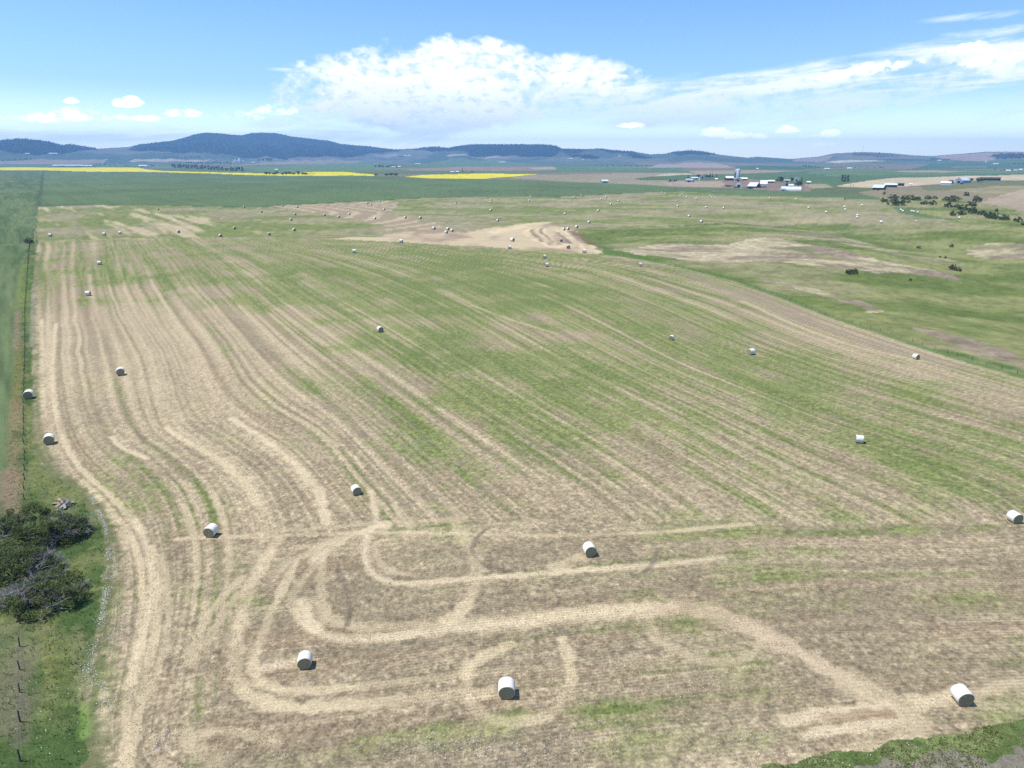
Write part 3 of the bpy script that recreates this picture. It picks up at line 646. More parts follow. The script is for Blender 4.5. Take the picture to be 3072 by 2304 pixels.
i = region([(2560, 2304), (2700, 2280), (2790, 2256), (2880, 2254), (2920, 2276), (2990, 2268), (3072, 2240), (3200, 2440), (2650, 2440)], wob=.9, wl=1.2, seed=173)
C[i] = lerp(C[i], colr(.20, .165, .135)[None] * (.7 + .6 * fbm(X[i] / .7, Y[i] / .7, 3, 174))[:, None], np.full(len(i), .75, np.float32))

# ------------------------------------------------------------------ forested slopes (dark ground under the trees)
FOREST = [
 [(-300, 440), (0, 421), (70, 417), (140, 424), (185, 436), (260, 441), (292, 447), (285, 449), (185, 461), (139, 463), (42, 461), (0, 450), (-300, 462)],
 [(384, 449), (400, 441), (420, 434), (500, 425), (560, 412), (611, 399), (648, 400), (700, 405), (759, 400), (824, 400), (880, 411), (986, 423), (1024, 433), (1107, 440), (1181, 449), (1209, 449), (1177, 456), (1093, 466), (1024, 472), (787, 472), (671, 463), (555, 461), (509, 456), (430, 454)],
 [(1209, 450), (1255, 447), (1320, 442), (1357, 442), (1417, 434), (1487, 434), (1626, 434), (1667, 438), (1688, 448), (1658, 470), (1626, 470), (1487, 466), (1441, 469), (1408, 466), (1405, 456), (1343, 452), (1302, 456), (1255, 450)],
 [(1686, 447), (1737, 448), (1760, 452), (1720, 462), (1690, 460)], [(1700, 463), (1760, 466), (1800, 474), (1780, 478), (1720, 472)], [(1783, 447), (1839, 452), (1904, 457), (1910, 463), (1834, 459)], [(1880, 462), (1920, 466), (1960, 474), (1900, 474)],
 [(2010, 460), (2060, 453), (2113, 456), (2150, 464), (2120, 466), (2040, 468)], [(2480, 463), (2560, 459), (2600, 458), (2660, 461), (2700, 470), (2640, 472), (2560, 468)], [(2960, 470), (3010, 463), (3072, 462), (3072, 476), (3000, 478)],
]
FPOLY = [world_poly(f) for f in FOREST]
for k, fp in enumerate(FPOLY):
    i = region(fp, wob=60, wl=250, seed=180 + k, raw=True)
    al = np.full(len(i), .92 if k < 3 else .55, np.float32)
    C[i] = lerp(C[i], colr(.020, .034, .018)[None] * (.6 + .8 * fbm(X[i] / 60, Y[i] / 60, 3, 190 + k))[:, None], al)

# ------------------------------------------------------------------ build the two sheets
def grid_mesh(name, r0, r1, mat):
    rows = r1 - r0
    V = np.stack([GX[r0:r1], GY[r0:r1], GZ[r0:r1]], -1).reshape(-1, 3).astype(np.float32)
    a = np.arange(rows - 1)[:, None] * NA + np.arange(NA)[None, :]
    b = np.arange(rows - 1)[:, None] * NA + (np.arange(NA)[None, :] + 1) % NA
    b = np.broadcast_to(b, a.shape)
    Q = np.stack([a, a + NA, b + NA, b], -1).reshape(-1, 4)
    me = bpy.data.meshes.new(name)
    me.vertices.add(len(V)); me.vertices.foreach_set('co', V.ravel())
    me.loops.add(Q.size); me.loops.foreach_set('vertex_index', Q.ravel().astype(np.int32))
    me.polygons.add(len(Q)); me.polygons.foreach_set('loop_start', np.arange(0, Q.size, 4, dtype=np.int32))
    me.polygons.foreach_set('use_smooth', np.ones(len(Q), bool))
    me.update(calc_edges=True)
    s = slice(r0 * NA, r1 * NA)
    at = me.attributes.new('soil', 'FLOAT_COLOR', 'POINT')
    at.data.foreach_set('color', np.concatenate([np.clip(C[s], .004, .9), np.ones((len(V), 1), np.float32)], 1).astype(np.float32).ravel())
    for nm, arr in (('row', ROW), ('row_weight', RW), ('grain', GR)):
        at = me.attributes.new(nm, 'FLOAT', 'POINT'); at.data.foreach_set('value', arr[s].astype(np.float32))
    me.materials.append(mat)
    o = bpy.data.objects.new(name, me); COL.objects.link(o); o['kind'] = 'structure'
    return o
def ground_material():
    m = bpy.data.materials.new('field_ground'); m.use_nodes = True
    N = Nodes(m.node_tree); N.n.clear()
    at = lambda nm: N.new('ShaderNodeAttribute', attribute_name=nm)
    base = at('soil').outputs['Color']; row = at('row').outputs['Fac']; rw = at('row_weight').outputs['Fac']; gr = at('grain').outputs['Fac']
    tc = N.new('ShaderNodeTexCoord').outputs['Object']
    n1 = N.noise(tc, 5.5, 4, .65); n2 = N.noise(tc, 1.3, 3, .6); n3 = N.noise(tc, 17, 2, .6)
    g = N.math('ADD', N.math('MULTIPLY', N.math('SUBTRACT', n1, .5), 1.15), N.math('MULTIPLY', N.math('SUBTRACT', n2, .5), .55))
    g = N.math('ADD', g, N.math('MULTIPLY', N.math('SUBTRACT', n3, .5), .7))
    g = N.math('MULTIPLY', g, gr)
    wv = N.math('SINE', N.math('ADD', N.math('MULTIPLY', row, 6.2832 / .36), N.math('MULTIPLY', n2, 5.0)))
    wv = N.math('MULTIPLY', N.math('MULTIPLY', wv, rw), .10)
    f = N.math('ADD', N.math('ADD', 1.0, g), wv)
    f = N.math('MAXIMUM', f, .25)
    c = N.mix(1.0, base, N.vec(f, f, f), 'MULTIPLY')
    b = N.new('ShaderNodeBsdfPrincipled')
    N.l.new(c, b.inputs['Base Color']); b.inputs['Roughness'].default_value = .95
    b.inputs['Specular IOR Level'].default_value = .12
    bp = N.new('ShaderNodeBump'); bp.inputs['Strength'].default_value = .75; bp.inputs['Distance'].default_value = .14
    N.l.new(N.math('ADD', n1, N.math('MULTIPLY', wv, .8)), bp.inputs['Height']); N.l.new(bp.outputs[0], b.inputs['Normal'])
    o = N.new('ShaderNodeOutputMaterial'); N.l.new(b.outputs[0], o.inputs[0])
    return m
GM = ground_material()
R_SPLIT = int(np.searchsorted(dd, 6600))
ground = grid_mesh('ground', 0, R_SPLIT + 1, GM)
hills = grid_mesh('hills', R_SPLIT, NR, GM)
def gz(x, y): return float(zfun(np.array([x]), np.array([y]))[0])

# ------------------------------------------------------------------ object helpers
def tag(o, label=None, cat=None, group=None, kind=None):
    if label: o['label'] = label
    if cat: o['category'] = cat
    if group: o['group'] = group
    if kind: o['kind'] = kind
    return o
def empty(name, loc, rz=0.0, sc=1.0):
    o = bpy.data.objects.new(name, None); COL.objects.link(o)
    o.location = loc; o.rotation_euler = (0, 0, rz); o.scale = (sc, sc, sc); o.empty_display_size = .5
    return o
class MB:
    """collects simple shapes into one mesh"""
    def __init__(s): s.v = []; s.f = []; s.m = []
    def add(s, v, f, m=0):
        k = len(s.v); s.v += [tuple(map(float, p)) for p in v]; s.f += [tuple(i + k for i in q) for q in f]; s.m += [m] * len(f)
    def box(s, x0, x1, y0, y1, z0, z1, m=0):
        v = [(x0, y0, z0), (x1, y0, z0), (x1, y1, z0), (x0, y1, z0), (x0, y0, z1), (x1, y0, z1), (x1, y1, z1), (x0, y1, z1)]
        s.add(v, [(3, 2, 1, 0), (4, 5, 6, 7), (0, 1, 5, 4), (1, 2, 6, 5), (2, 3, 7, 6), (3, 0, 4, 7)], m)
    def tube(s, pts, radii, n=6, m=0, cap=True):
        pts = [Vector(p) for p in pts]; rings = []
        for i, p in enumerate(pts):
            d = (pts[min(i + 1, len(pts) - 1)] - pts[max(i - 1, 0)]).normalized()
            a = d.cross(Vector((0, 0, 1)) if abs(d.z) < .9 else Vector((1, 0, 0))).normalized(); b = d.cross(a)
            rings.append([p + (a * math.cos(2 * math.pi * k / n) + b * math.sin(2 * math.pi * k / n)) * radii[i] for k in range(n)])
        v = [q for r in rings for q in r]; f = []
        for i in range(len(pts) - 1):
            for k in range(n): f.append((i * n + k, i * n + (k + 1) % n, (i + 1) * n + (k + 1) % n, (i + 1) * n + k))
        if cap: f.append(tuple(range(n))[::-1]); f.append(tuple((len(pts) - 1) * n + k for k in range(n)))
        s.add(v, f, m)
    def lathe(s, prof, n=20, m=0, cx=0, cy=0):
        v = []; f = []
        for r, z in prof:
            v += [(cx + r * math.cos(2 * math.pi * k / n), cy + r * math.sin(2 * math.pi * k / n), z) for k in range(n)]
        for i in range(len(prof) - 1):
            for k in range(n): f.append((i * n + k, i * n + (k + 1) % n, (i + 1) * n + (k + 1) % n, (i + 1) * n + k))
        if prof[-1][0] > 1e-3: f.append(tuple((len(prof) - 1) * n + k for k in range(n)))
        s.add(v, f, m)
    def mesh(s, name, mats, smooth=False):
        me = bpy.data.meshes.new(name); me.from_pydata(s.v, [], s.f)
        for mt in (mats if isinstance(mats, (list, tuple)) else [mats]): me.materials.append(mt)
        if any(s.m): me.polygons.foreach_set('material_index', s.m)
        if smooth: me.polygons.foreach_set('use_smooth', [True] * len(s.f))
        me.update(); return me
    def build(s, name, mats, parent=None, smooth=False):
        o = bpy.data.objects.new(name, s.mesh(name, mats, smooth)); COL.objects.link(o)
        if parent: o.parent = parent
        return o
def quads_mesh(name, P, nper, mat, shade=None):
    """P: (n, nper, 3) separate faces"""
    n = len(P); me = bpy.data.meshes.new(name)
    me.vertices.add(n * nper); me.vertices.foreach_set('co', P.astype(np.float32).ravel())
    me.loops.add(n * nper); me.loops.foreach_set('vertex_index', np.arange(n * nper, dtype=np.int32))
    me.polygons.add(n); me.polygons.foreach_set('loop_start', np.arange(0, n * nper, nper, dtype=np.int32))
    me.update(calc_edges=True)
    if shade is not None:
        at = me.attributes.new('tone', 'FLOAT', 'POINT'); at.data.foreach_set('value', np.repeat(shade, nper).astype(np.float32))
    me.materials.append(mat); return me
def link(me, name, parent=None):
    o = bpy.data.objects.new(name, me); COL.objects.link(o)
    if parent: o.parent = parent
    return o
def copy_tree(o, parent=None):
    c = o.copy(); COL.objects.link(c); c.parent = parent
    for ch in list(o.children): copy_tree(ch, c)
    return c

def mat(name, c1, c2=None, scale=2.0, rough=.8, spec=.2, bump=0.0, detail=4, metal=0.0, stretch=None, lo=.35, hi=.65):
    m = bpy.data.materials.new(name); m.use_nodes = True
    N = Nodes(m.node_tree); b = N.n['Principled BSDF']
    b.inputs['Roughness'].default_value = rough; b.inputs['Specular IOR Level'].default_value = spec; b.inputs['Metallic'].default_value = metal
    tc = N.new('ShaderNodeTexCoord').outputs['Object']
    if stretch:
        mp = N.new('ShaderNodeMapping'); mp.inputs['Scale'].default_value = stretch; N.l.new(tc, mp.inputs[0]); tc = mp.outputs[0]
    n = N.noise(tc, scale, detail, .6)
    c2 = c2 or tuple(v * .75 for v in c1)
    N.l.new(N.mix(N.smooth(n, lo, hi), (*c1, 1), (*c2, 1)), b.inputs['Base Color'])
    if bump:
        bp = N.new('ShaderNodeBump'); bp.inputs['Strength'].default_value = bump; bp.inputs['Distance'].default_value = .03
        N.l.new(n, bp.inputs['Height']); N.l.new(bp.outputs[0], b.inputs['Normal'])
    return m
def leaf_mat(name, dark, light, trans=.25):
    m = bpy.data.materials.new(name); m.use_nodes = True
    N = Nodes(m.node_tree); N.n.clear()
    t = N.new('ShaderNodeAttribute', attribute_name='tone').outputs['Fac']
    oi = N.new('ShaderNodeObjectInfo').outputs['Random']
    c = N.mix(t, (*dark, 1), (*light, 1))
    c = N.mix(N.math('MULTIPLY', oi, .35), c, (.09, .10, .045, 1))
    d = N.new('ShaderNodeBsdfDiffuse'); N.l.new(c, d.inputs[0])
    tr = N.new('ShaderNodeBsdfTranslucent'); N.l.new(c, tr.inputs[0])
    mx = N.new('ShaderNodeMixShader'); mx.inputs[0].default_value = trans
    N.l.new(d.outputs[0], mx.inputs[1]); N.l.new(tr.outputs[0], mx.inputs[2])
    o = N.new('ShaderNodeOutputMaterial'); N.l.new(mx.outputs[0], o.inputs[0]); return m

# ------------------------------------------------------------------ hay bales
M_WRAP = mat('white_net_wrap', (.80, .765, .68), (.64, .61, .54), 9, .55, .3, .35, 5, stretch=(1, .35, 1))
def hay_end_material():
    m = bpy.data.materials.new('cut_hay_end'); m.use_nodes = True
    N = Nodes(m.node_tree); b = N.n['Principled BSDF']; b.inputs['Roughness'].default_value = .95; b.inputs['Specular IOR Level'].default_value = .05
    tc = N.new('ShaderNodeTexCoord').outputs['Object']
    sp = N.new('ShaderNodeSeparateXYZ'); N.l.new(tc, sp.inputs[0])
    zc = N.math('SUBTRACT', sp.outputs[2], .78)
    r = N.math('SQRT', N.math('ADD', N.math('MULTIPLY', sp.outputs[0], sp.outputs[0]), N.math('MULTIPLY', zc, zc)))
    an = N.math('ARCTAN2', sp.outputs[0], zc)
    n = N.noise(tc, 7, 4, .65); n2 = N.noise(tc, 26, 3, .7)
    ring = N.math('SINE', N.math('ADD', N.math('ADD', N.math('MULTIPLY', r, 34.0), an), N.math('MULTIPLY', n, 7.0)))
    f = N.math('ADD', N.math('MULTIPLY', ring, .18), N.math('ADD', N.math('MULTIPLY', n, .5), N.math('MULTIPLY', n2, .6)))
    N.l.new(N.mix(N.smooth(f, .2, .95), (.17, .155, .095, 1), (.48, .43, .29, 1)), b.inputs['Base Color'])
    bp = N.new('ShaderNodeBump'); bp.inputs['Strength'].default_value = .8; bp.inputs['Distance'].default_value = .06
    N.l.new(f, bp.inputs['Height']); N.l.new(bp.outputs[0], b.inputs['Normal']); return m
M_HAY = hay_end_material()
M_TWINE = mat('straw_fringe', (.42, .34, .20), (.26, .21, .12), 12, .9, .1)
R0, L0 = .78, 1.42
def bale_parts(seed, n=40):
    rr = random.Random(seed)
    ph = [rr.uniform(0, 6.28) for _ in range(4)]
    def rad(a, y):
        k = 1 + .018 * math.sin(2 * a + ph[0]) + .012 * math.sin(3 * a + ph[1]) + .006 * math.sin(7 * a + y * 5 + ph[2]) + .012 * math.cos(y * 2.2)
        return R0 * k
    def pt(a, y, k=1.0):
        r = rad(a, y) * k; x, z = r * math.sin(a), R0 + r * math.cos(a)
        return (x, y, max(z, .02 + .0 * y))
    wrap = MB(); ys = [-L0 / 2 + .02, -L0 / 2 + .05, -.45, -.3, -.15, 0, .15, .3, .45, L0 / 2 - .05, L0 / 2 - .02]
    ks = [.965, 1.0, 1.006, .998, 1.005, 1, 1.006, .997, 1.004, 1.0, .965]
    v = [pt(2 * math.pi * k / n, y, q) for y, q in zip(ys, ks) for k in range(n)]
    f = [(i * n + k, (i + 1) * n + k, (i + 1) * n + (k + 1) % n, i * n + (k + 1) % n) for i in range(len(ys) - 1) for k in range(n)]
    wrap.add(v, f)
    out = [wrap.mesh('net_wrap', M_WRAP, True)]
    for s in (-1, 1):
        e = MB(); v = []; rings = [1.0, .965, .9, .78, .62, .45, .28, .12]
        for j, q in enumerate(rings):
            dep = 0.0 if j == 0 else [0, .025, .03, .02, .035, .02, .03, .015][j] + rr.uniform(-.008, .008)
            for k in range(n):
                a = 2 * math.pi * k / n; r = rad(a, s * L0 / 2) * q * .962
                v.append((r * math.sin(a), s * (L0 / 2 - .02 + dep), max(R0 + r * math.cos(a), .025)))
        m_ = len(rings); v.append((0, s * (L0 / 2 + .005), R0))
        f = []
        for j in range(m_ - 1):
            for k in range(n):
                q = (j * n + k, j * n + (k + 1) % n, (j + 1) * n + (k + 1) % n, (j + 1) * n + k); f.append(q if s < 0 else q[::-1])
        for k in range(n):
            q = ((m_ - 1) * n + k, (m_ - 1) * n + (k + 1) % n, m_ * n); f.append(q if s < 0 else q[::-1])
        # loose stalks sticking out of the end
        for _ in range(26):
            a = rr.uniform(0, 6.28); r = R0 * rr.uniform(.5, .97); b = rr.uniform(0, 6.28); l = rr.uniform(.06, .16)
            p = Vector((r * math.sin(a), s * (L0 / 2 + .01), max(R0 + r * math.cos(a), .05)))
            t = Vector((math.cos(b) * l, s * rr.uniform(.02, .07), math.sin(b) * l)); w = Vector((-math.sin(b), 0, math.cos(b))) * .012
            i0 = len(v); v += [tuple(p - w), tuple(p + w), tuple(p + t)]; f.append((i0, i0 + 1, i0 + 2))
        e.add(v, f); out.append(e.mesh('hay_end', M_HAY, True))
    return out
BALE_MESH = [bale_parts(s) for s in range(4)]
def make_bale(k, with_parts=True):
    root = empty('hay_bale', (0, 0, 0))
    for me, nm in zip(BALE_MESH[k % 4], ('net_wrap', 'hay_end', 'hay_end')): link(me, nm, root)
    return root
def ground_dir(px, py, dx, dy):
    """ground azimuth of a direction seen in the photo at a point on the ground"""
    q = hit([px - dx * .5, px + dx * .5], [py - dy * .5, py + dy * .5]); v = q[1] - q[0]
    return math.atan2(v[0], v[1])
# px, py of the middle of the bale, direction (face -> back) in the picture or ground azimuth in degrees, size, label, group
BG = 'white wrapped round hay bales on the mown field'
BALES = [
 (1520, 2068, (0, -1), 0.83, 'large white round bale with dark end facing out, alone at the bottom centre'),
 (916, 1982, (8, -50), 0.74, 'white round bale on brown stubble beside a pale patch of spilled straw'),
 (2882, 2088, (-42, -50), 0.80, 'nearest white round bale, tilted toward lower right, by the green verge in the corner'),
 (1768, 1652, (-26, -48), 0.82, 'white round bale with spiral marked dark end, inside the circling tyre marks'),
 (635, 1595, (40, -36), 0.82, 'white round bale showing its coiled grey end, on the brown curved swaths'),
 (1069, 1471, (-20, -30), 0.72, 'white round bale with black end standing just before a clump of white flowers'),
 (3041, 1554, (-42, -26), 0.80, 'white round bale touching the right border of the view, on green stubble'),
 (150, 1321, (12, -34), 0.92, 'white round bale with broad dark end, just above the overgrown thicket corner'),
 (88, 1186, (28, -34), 0.95, 'white round bale pushed right against the fence posts'),
 (363, 1117, (3, -20), 0.96, 'white round bale with half moon dark end on pale stubble, above the fence bale'),
 (2577, 1318, (60, 6), 0.74, 'side-on white round bale alone on the wide green right half of the field'),
 (1141, 989, (-14, -9), 0.86, 'lone white bale in the middle of the green mown field, dark end to the right'),
 (2253, 1056, (26, -4), 0.84, 'white bale with tan sunlit end facing left, between two other bales'),
 (2014, 1013, (14, -8), 0.72, 'small white bale left of the bale with a wide tan end'),
 (2747, 1070, (20, 6), 0.72, 'small white bale on the greyish strip beside the pasture boundary fence'),
 (265, 881, (44, -5), 0.86, 'side-on white bale on streaky pale stubble near the left fence, upper field'),
 (299, 789, (40, -4), 0.84, 'side-on white bale on green striped stubble, second from the lone dark bush'),
 (1920, 794, (30, 3), 0.85, 'white bale near the crest at the edge of the green pasture ditch'),
 (1633, 770, (16, -9), 0.85, 'upper one of two white bales standing one behind the other on the green crest'),
 (1640, 795, (18, -9), 0.85, 'lower one of two white bales standing one behind the other on the green crest'),
 (1529, 742, (20, -3), 0.90, 'white bale on the crest edge right below the bare tan knoll'),
 (1753, 754, (20, 0), 0.95, 'white bale at the lower right tip of the bare tan knoll'),
 (1705, 742, (0, -1), 1.05, 'dark faced bale low on the curved swaths of the tan knoll'),
 (1684, 722, (0, -1), 1.05, 'dark faced bale halfway up the curved swaths of the tan knoll'),
 (1063, 754, (20, -2), 0.95, 'single white bale near the crest, left of the tan knoll'),
 (1204, 724, (20, 0), 1.00, 'white bale half hidden behind the crest line'),
 (1537, 721, -45, 1.08, 'faded greenish bale lying on the tan knoll'),
 (1691, 688, -35, 0.99, 'left one of two pale bales touching at the top of the tan knoll'),
 (1704, 687, -35, 1.04, 'right one of two pale bales touching at the top of the tan knoll'),
 (1730, 681, -30, 1.04, 'bale on the grassy fence line, just right of the pair atop the tan knoll'),
 (1767, 667, -35, 0.99, 'bale just above the fence line, upper right of the tan knoll'),
 (1339, 697, -40, 0.99, 'lowest bale of the tight group of three on bare straw'),
 (1344, 687, -40, 0.99, 'topmost bale of the tight group of three on bare straw'),
 (1356, 692, -40, 0.99, 'rightmost bale of the tight group of three on bare straw'),
 (1302, 685, -40, 1.04, 'bale on pale straw, close left of the tight group of three'),
 (1493, 662, -40, 0.99, 'lone bale on green stubble, straight above the left end of the tan knoll'),
 (151, 706, (22, -1), 1.04, 'white bale nearest the lone dark bush on the fence line'),
 (313, 703, (22, -1), 1.04, 'left one of two white bales in a level row on the left green stubble'),
 (360, 699, (22, -2), 0.99, 'right one of two white bales in a level row on the left green stubble'),
 (536, 696, -30, 1.09, 'bale with dark end on olive stubble, right of the level pair near the left fence'),
 (662, 708, -30, 1.09, 'lowest far bale above the striped slope, between two dark ended bales'),
 (704, 685, -30, 1.04, 'far bale with dark end, higher than the bale right of the olive stubble'),
 (808, 703, -30, 1.04, 'far bale just over the crest, left below a bale in a broad green patch'),
 (883, 690, -32, 1.04, 'far bale in a broad green patch, left of the tan straw strip'),
 (475, 628, -30, 0.99, 'loneliest far bale near the left end of the dark green crop edge'),
 (733, 621, -32, 0.99, 'leftmost bale standing right at the dark green crop edge'),
 (785, 636, -32, 0.99, 'far bale a little below the leftmost crop edge bale'),
 (848, 618, -32, 0.99, 'second bale from the left along the dark green crop edge'),
 (892, 621, -34, 0.99, 'third bale from the left along the dark green crop edge'),
 (886, 643, -34, 0.99, 'middle bale of a loose column of three left of the straw striped patch'),
 (873, 659, -34, 0.99, 'bottom bale of a loose column of three left of the straw striped patch'),
 (974, 646, -36, 0.99, 'left bale of a diagonal pair inside the straw striped patch'),
 (1016, 651, -36, 0.99, 'right bale of a diagonal pair inside the straw striped patch'),
 (1048, 643, -36, 0.99, 'bale in the centre of the straw striped patch'),
 (1125, 655, -38, 0.99, 'bale at the lower edge of the straw striped patch, below its centre'),
 (1102, 610, -36, 0.99, 'left bale of three close together at the top of the straw striped patch'),
 (1114, 615, -36, 0.99, 'middle and lowest bale of three close together at the top of the straw striped patch'),
 (1139, 606, -36, 0.99, 'right bale of three close together at the top of the straw striped patch'),
 (1153, 628, -38, 0.99, 'bale on the right border of the straw striped patch'),
 (1216, 653, -38, 1.04, 'left one of two level bales above the pale straw, right of the striped patch'),
 (1261, 654, -38, 1.04, 'right one of two level bales above the pale straw, right of the striped patch'),
 (1367, 611, -38, 0.99, 'lone small bale halfway between the striped patch and a vertical row of three'),
 (1472, 599, -40, 0.99, 'top bale of a vertical row of three on the far hayfield'),
 (1472, 607, -40, 0.99, 'middle bale of a vertical row of three on the far hayfield'),
 (1472, 631, -40, 0.99, 'bottom bale of a vertical row of three on the far hayfield'),
 (1592, 590, -40, 0.99, 'upper one of two small bales at the crop edge below the yellow field end'),
 (1587, 602, -40, 0.99, 'lower one of two small bales at the crop edge below the yellow field end'),
 (1695, 642, -40, 0.99, 'small bale alone on green stubble, straight above the top of the tan knoll'),
 (1723, 592, -40, 0.99, 'small bale at the crop edge, left member of a pair left of the grey shed'),
 (1744, 587, -40, 0.99, 'small bale at the crop edge, right member of a pair left of the grey shed'),
 (1803, 597, -40, 0.99, 'left one of two small bales on the hill top below the grey shed'),
 (1818, 592, -40, 0.99, 'right one of two small bales on the hill top below the grey shed'),
 (1855, 603, -40, 0.99, 'right hand small bale of a slanting pair below the grey shed'),
 (1832, 613, -40, 0.99, 'left hand small bale of a slanting pair below the grey shed'),
 (1795, 632, -40, 0.99, 'small bale below the slanting pair, on green stubble'),
 (1985, 578, -42, 0.94, 'left one of two tiny bales on the skyline edge of the hayfield, under the machinery'),
 (1995, 581, -42, 0.94, 'right one of two tiny bales on the skyline edge of the hayfield, under the machinery'),
 (2041, 587, -42, 0.99, 'left one of two overlapping tiny bales below the blue grey shed'),
 (2047, 583, -42, 0.94, 'right one of two overlapping tiny bales below the blue grey shed'),
 (2060, 592, -42, 0.99, 'tiny bale just right and below the overlapping pair'),
 (2089, 596, -42, 0.99, 'tiny bale right of the overlapping pair, lowest of its line'),
 (2130, 587, -42, 0.94, 'left upper one of two tiny bales below the farm silo'),
 (2136, 591, -42, 0.99, 'right lower one of two tiny bales below the farm silo'),
 (2141, 576, 60, 0.90, 'whitish tiny bale on the crop edge, highest one below the farm silo'),
 (2033, 618, -42, 0.99, 'small bale in the hayfield, left of a level pair below the farm'),
 (2118, 622, -42, 0.99, 'left one of a level pair in the hayfield below the farm'),
 (2171, 624, -42, 0.99, 'right one of a level pair in the hayfield below the farm'),
 (2067, 649, -42, 1.04, 'small bale above the grassy pasture line, upper of two'),
 (2104, 665, -42, 1.04, 'small bale close above the grassy pasture line, lower of two'),
 (2309, 595, -44, 0.99, 'tiny bale below the long pale quonset'),
 (2388, 598, -44, 0.99, 'tiny bale right of the one below the long pale quonset'),
 (2425, 624, -60, 1.04, 'bright bale on green stubble, left of a slanting row leading to the creek'),
 (2478, 637, -60, 1.04, 'bright bale on green stubble, lower right of the first bright one'),
 (2533, 621, -60, 1.04, 'upper one of two bright bales stacked in view, left of the creek bushes'),
 (2535, 629, -60, 0.99, 'lower one of two bright bales stacked in view, left of the creek bushes'),
 (2586, 616, -60, 1.04, 'bright bale closest to the left end of the creek bushes'),
 (2572, 646, -60, 0.99, 'upper one of two touching bright bales in the open green'),
 (2571, 652, -60, 0.99, 'lower one of two touching bright bales in the open green'),
 (2643, 667, -60, 1.14, 'bright bale lowest in the green, just above the pasture line'),
 (2747, 663, -60, 0.63, 'bright bale in the open green, right of the lowest bright bale'),
 (2877, 654, -60, 0.99, 'bright bale farthest right, near the end of the creek bushes'),
 (2702, 630, -60, 0.99, 'left one of two bright bales side by side below the big creek bush'),
 (2708, 634, -60, 0.99, 'right one of two bright bales side by side below the big creek bush'),
 (2735, 634, -60, 0.94, 'left one of three white bales in a slanting line below the creek bushes'),
 (2741, 635, -60, 0.94, 'middle one of three white bales in a slanting line below the creek bushes'),
 (2752, 637, -60, 0.84, 'right and smallest of three white bales in a slanting line below the creek bushes'),
]
bale_protos = [make_bale(k) for k in range(4)]
used = set()
bp_ = np.array([(b[0], b[1]) for b in BALES], float)
# the pixel marks the middle of the bale; its foot is a little lower in the picture
dist0 = hit(bp_[:, 0], bp_[:, 1])
dep0 = np.array([depth_of(p) for p in dist0])
foot = hit(bp_[:, 0], bp_[:, 1] + .62 * F / dep0 * np.clip(dep0 / 300, .25, 1.0) ** .3)
for k, (px, py, di, sc, label) in enumerate(BALES):
    if isinstance(di, tuple):
        n_ = math.hypot(*di); azi = ground_dir(px, py, di[0] / n_ * 24, di[1] / n_ * 24 if py > 900 else di[1] / n_ * 6)
    else: azi = math.radians(di + random.uniform(-7, 7))
    v = k % 4
    if v in used: o = copy_tree(bale_protos[v])
    else: o = bale_protos[v]; used.add(v)
    p = foot[k]
    o.location = (p[0], p[1], p[2] - .03); o.rotation_euler = (0, 0, -azi); s_ = sc * (1.0 if py > 900 else 1.04); o.scale = (s_, s_, s_)
    tag(o, label, 'hay bale', BG)

# ------------------------------------------------------------------ fences
M_POST = mat('weathered_dark_post', (.055, .048, .042), (.10, .09, .08), 6, .9, .1)
M_WIRE = mat('rusty_wire', (.10, .085, .075), (.06, .05, .045), 4, .6, .4, metal=.4)
def fence(name, line, step, hgt, rad, label, wires=(.3, .55, .8), wr=.006, group=None):
    P = world_poly(line); seg = np.hypot(*np.diff(P, axis=0).T); cum = np.concatenate([[0], np.cumsum(seg)])
    L = cum[-1]; n = int(L / step)
    root = empty(name, (P[0][0], P[0][1], gz(*P[0]))); tag(root, label, 'fence', group)
    base = root.location.copy(); tops = []
    shapes = []
    for q in range(3):
        m = MB(); lean = (random.uniform(-.05, .05), random.uniform(-.05, .05))
        m.tube([(0, 0, -.25), (lean[0] * .5, lean[1] * .5, hgt * .5), (lean[0], lean[1], hgt)], [rad, rad * .95, rad * .85], 7); shapes.append(m.mesh('post', M_POST))
    for k in range(n + 1):
        s = min(L, k * step + random.uniform(-.5, .5) * (0 < k < n)); s = max(0, s)
        x = np.interp(s, cum, P[:, 0]); y = np.interp(s, cum, P[:, 1]); z = gz(x, y)
        o = link(shapes[k % 3], 'post', root); o.location = (x - base[0], y - base[1], z - base[2]); o.rotation_euler = (random.gauss(0, .03), random.gauss(0, .03), random.uniform(0, 6))
        h = random.uniform(.85, 1.15); o.scale = (h, h, h); tops.append((x - base[0], y - base[1], z - base[2]))
    for w in wires:
        m = MB()
        for a, b in zip(tops[:-1], tops[1:]):
            a = Vector(a) + Vector((0, 0, w)); b = Vector(b) + Vector((0, 0, w)); c = (a + b) / 2 - Vector((0, 0, .03))
            m.tube([a, c, b], [wr] * 3, 4, cap=False)
        m.build('wire', M_WIRE, root)
    return root
fence('wire_fence', [(62, 2380), (61, 2224), (59, 2103), (60, 2003), (59, 1914), (66, 1700), (73, 1487), (76, 1403), (72, 1300), (71, 1210), (75, 1066), (75, 924), (80, 860), (87, 760), (100, 690)], 3.6, .95, .055,
      'old wire fence on dark posts along the left verge, beside the blue green crop')
fence('wire_fence', [(1830, 758), (2010, 790), (2196, 840), (2321, 883), (2475, 944), (2661, 1000), (2847, 1062), (3072, 1128), (3200, 1175)], 3.4, .85, .04,
      'thin post and wire fence along the grassy ditch between hayfield and pasture')
fence('wire_fence', [(118, 617), (300, 614), (560, 617), (764, 621.5), (900, 612), (1100, 602), (1348, 592), (1626, 592)], 14, 1.2, .08, 'sparse fence along the far edge of the hayfield, before the dark green crop', wr=.012)

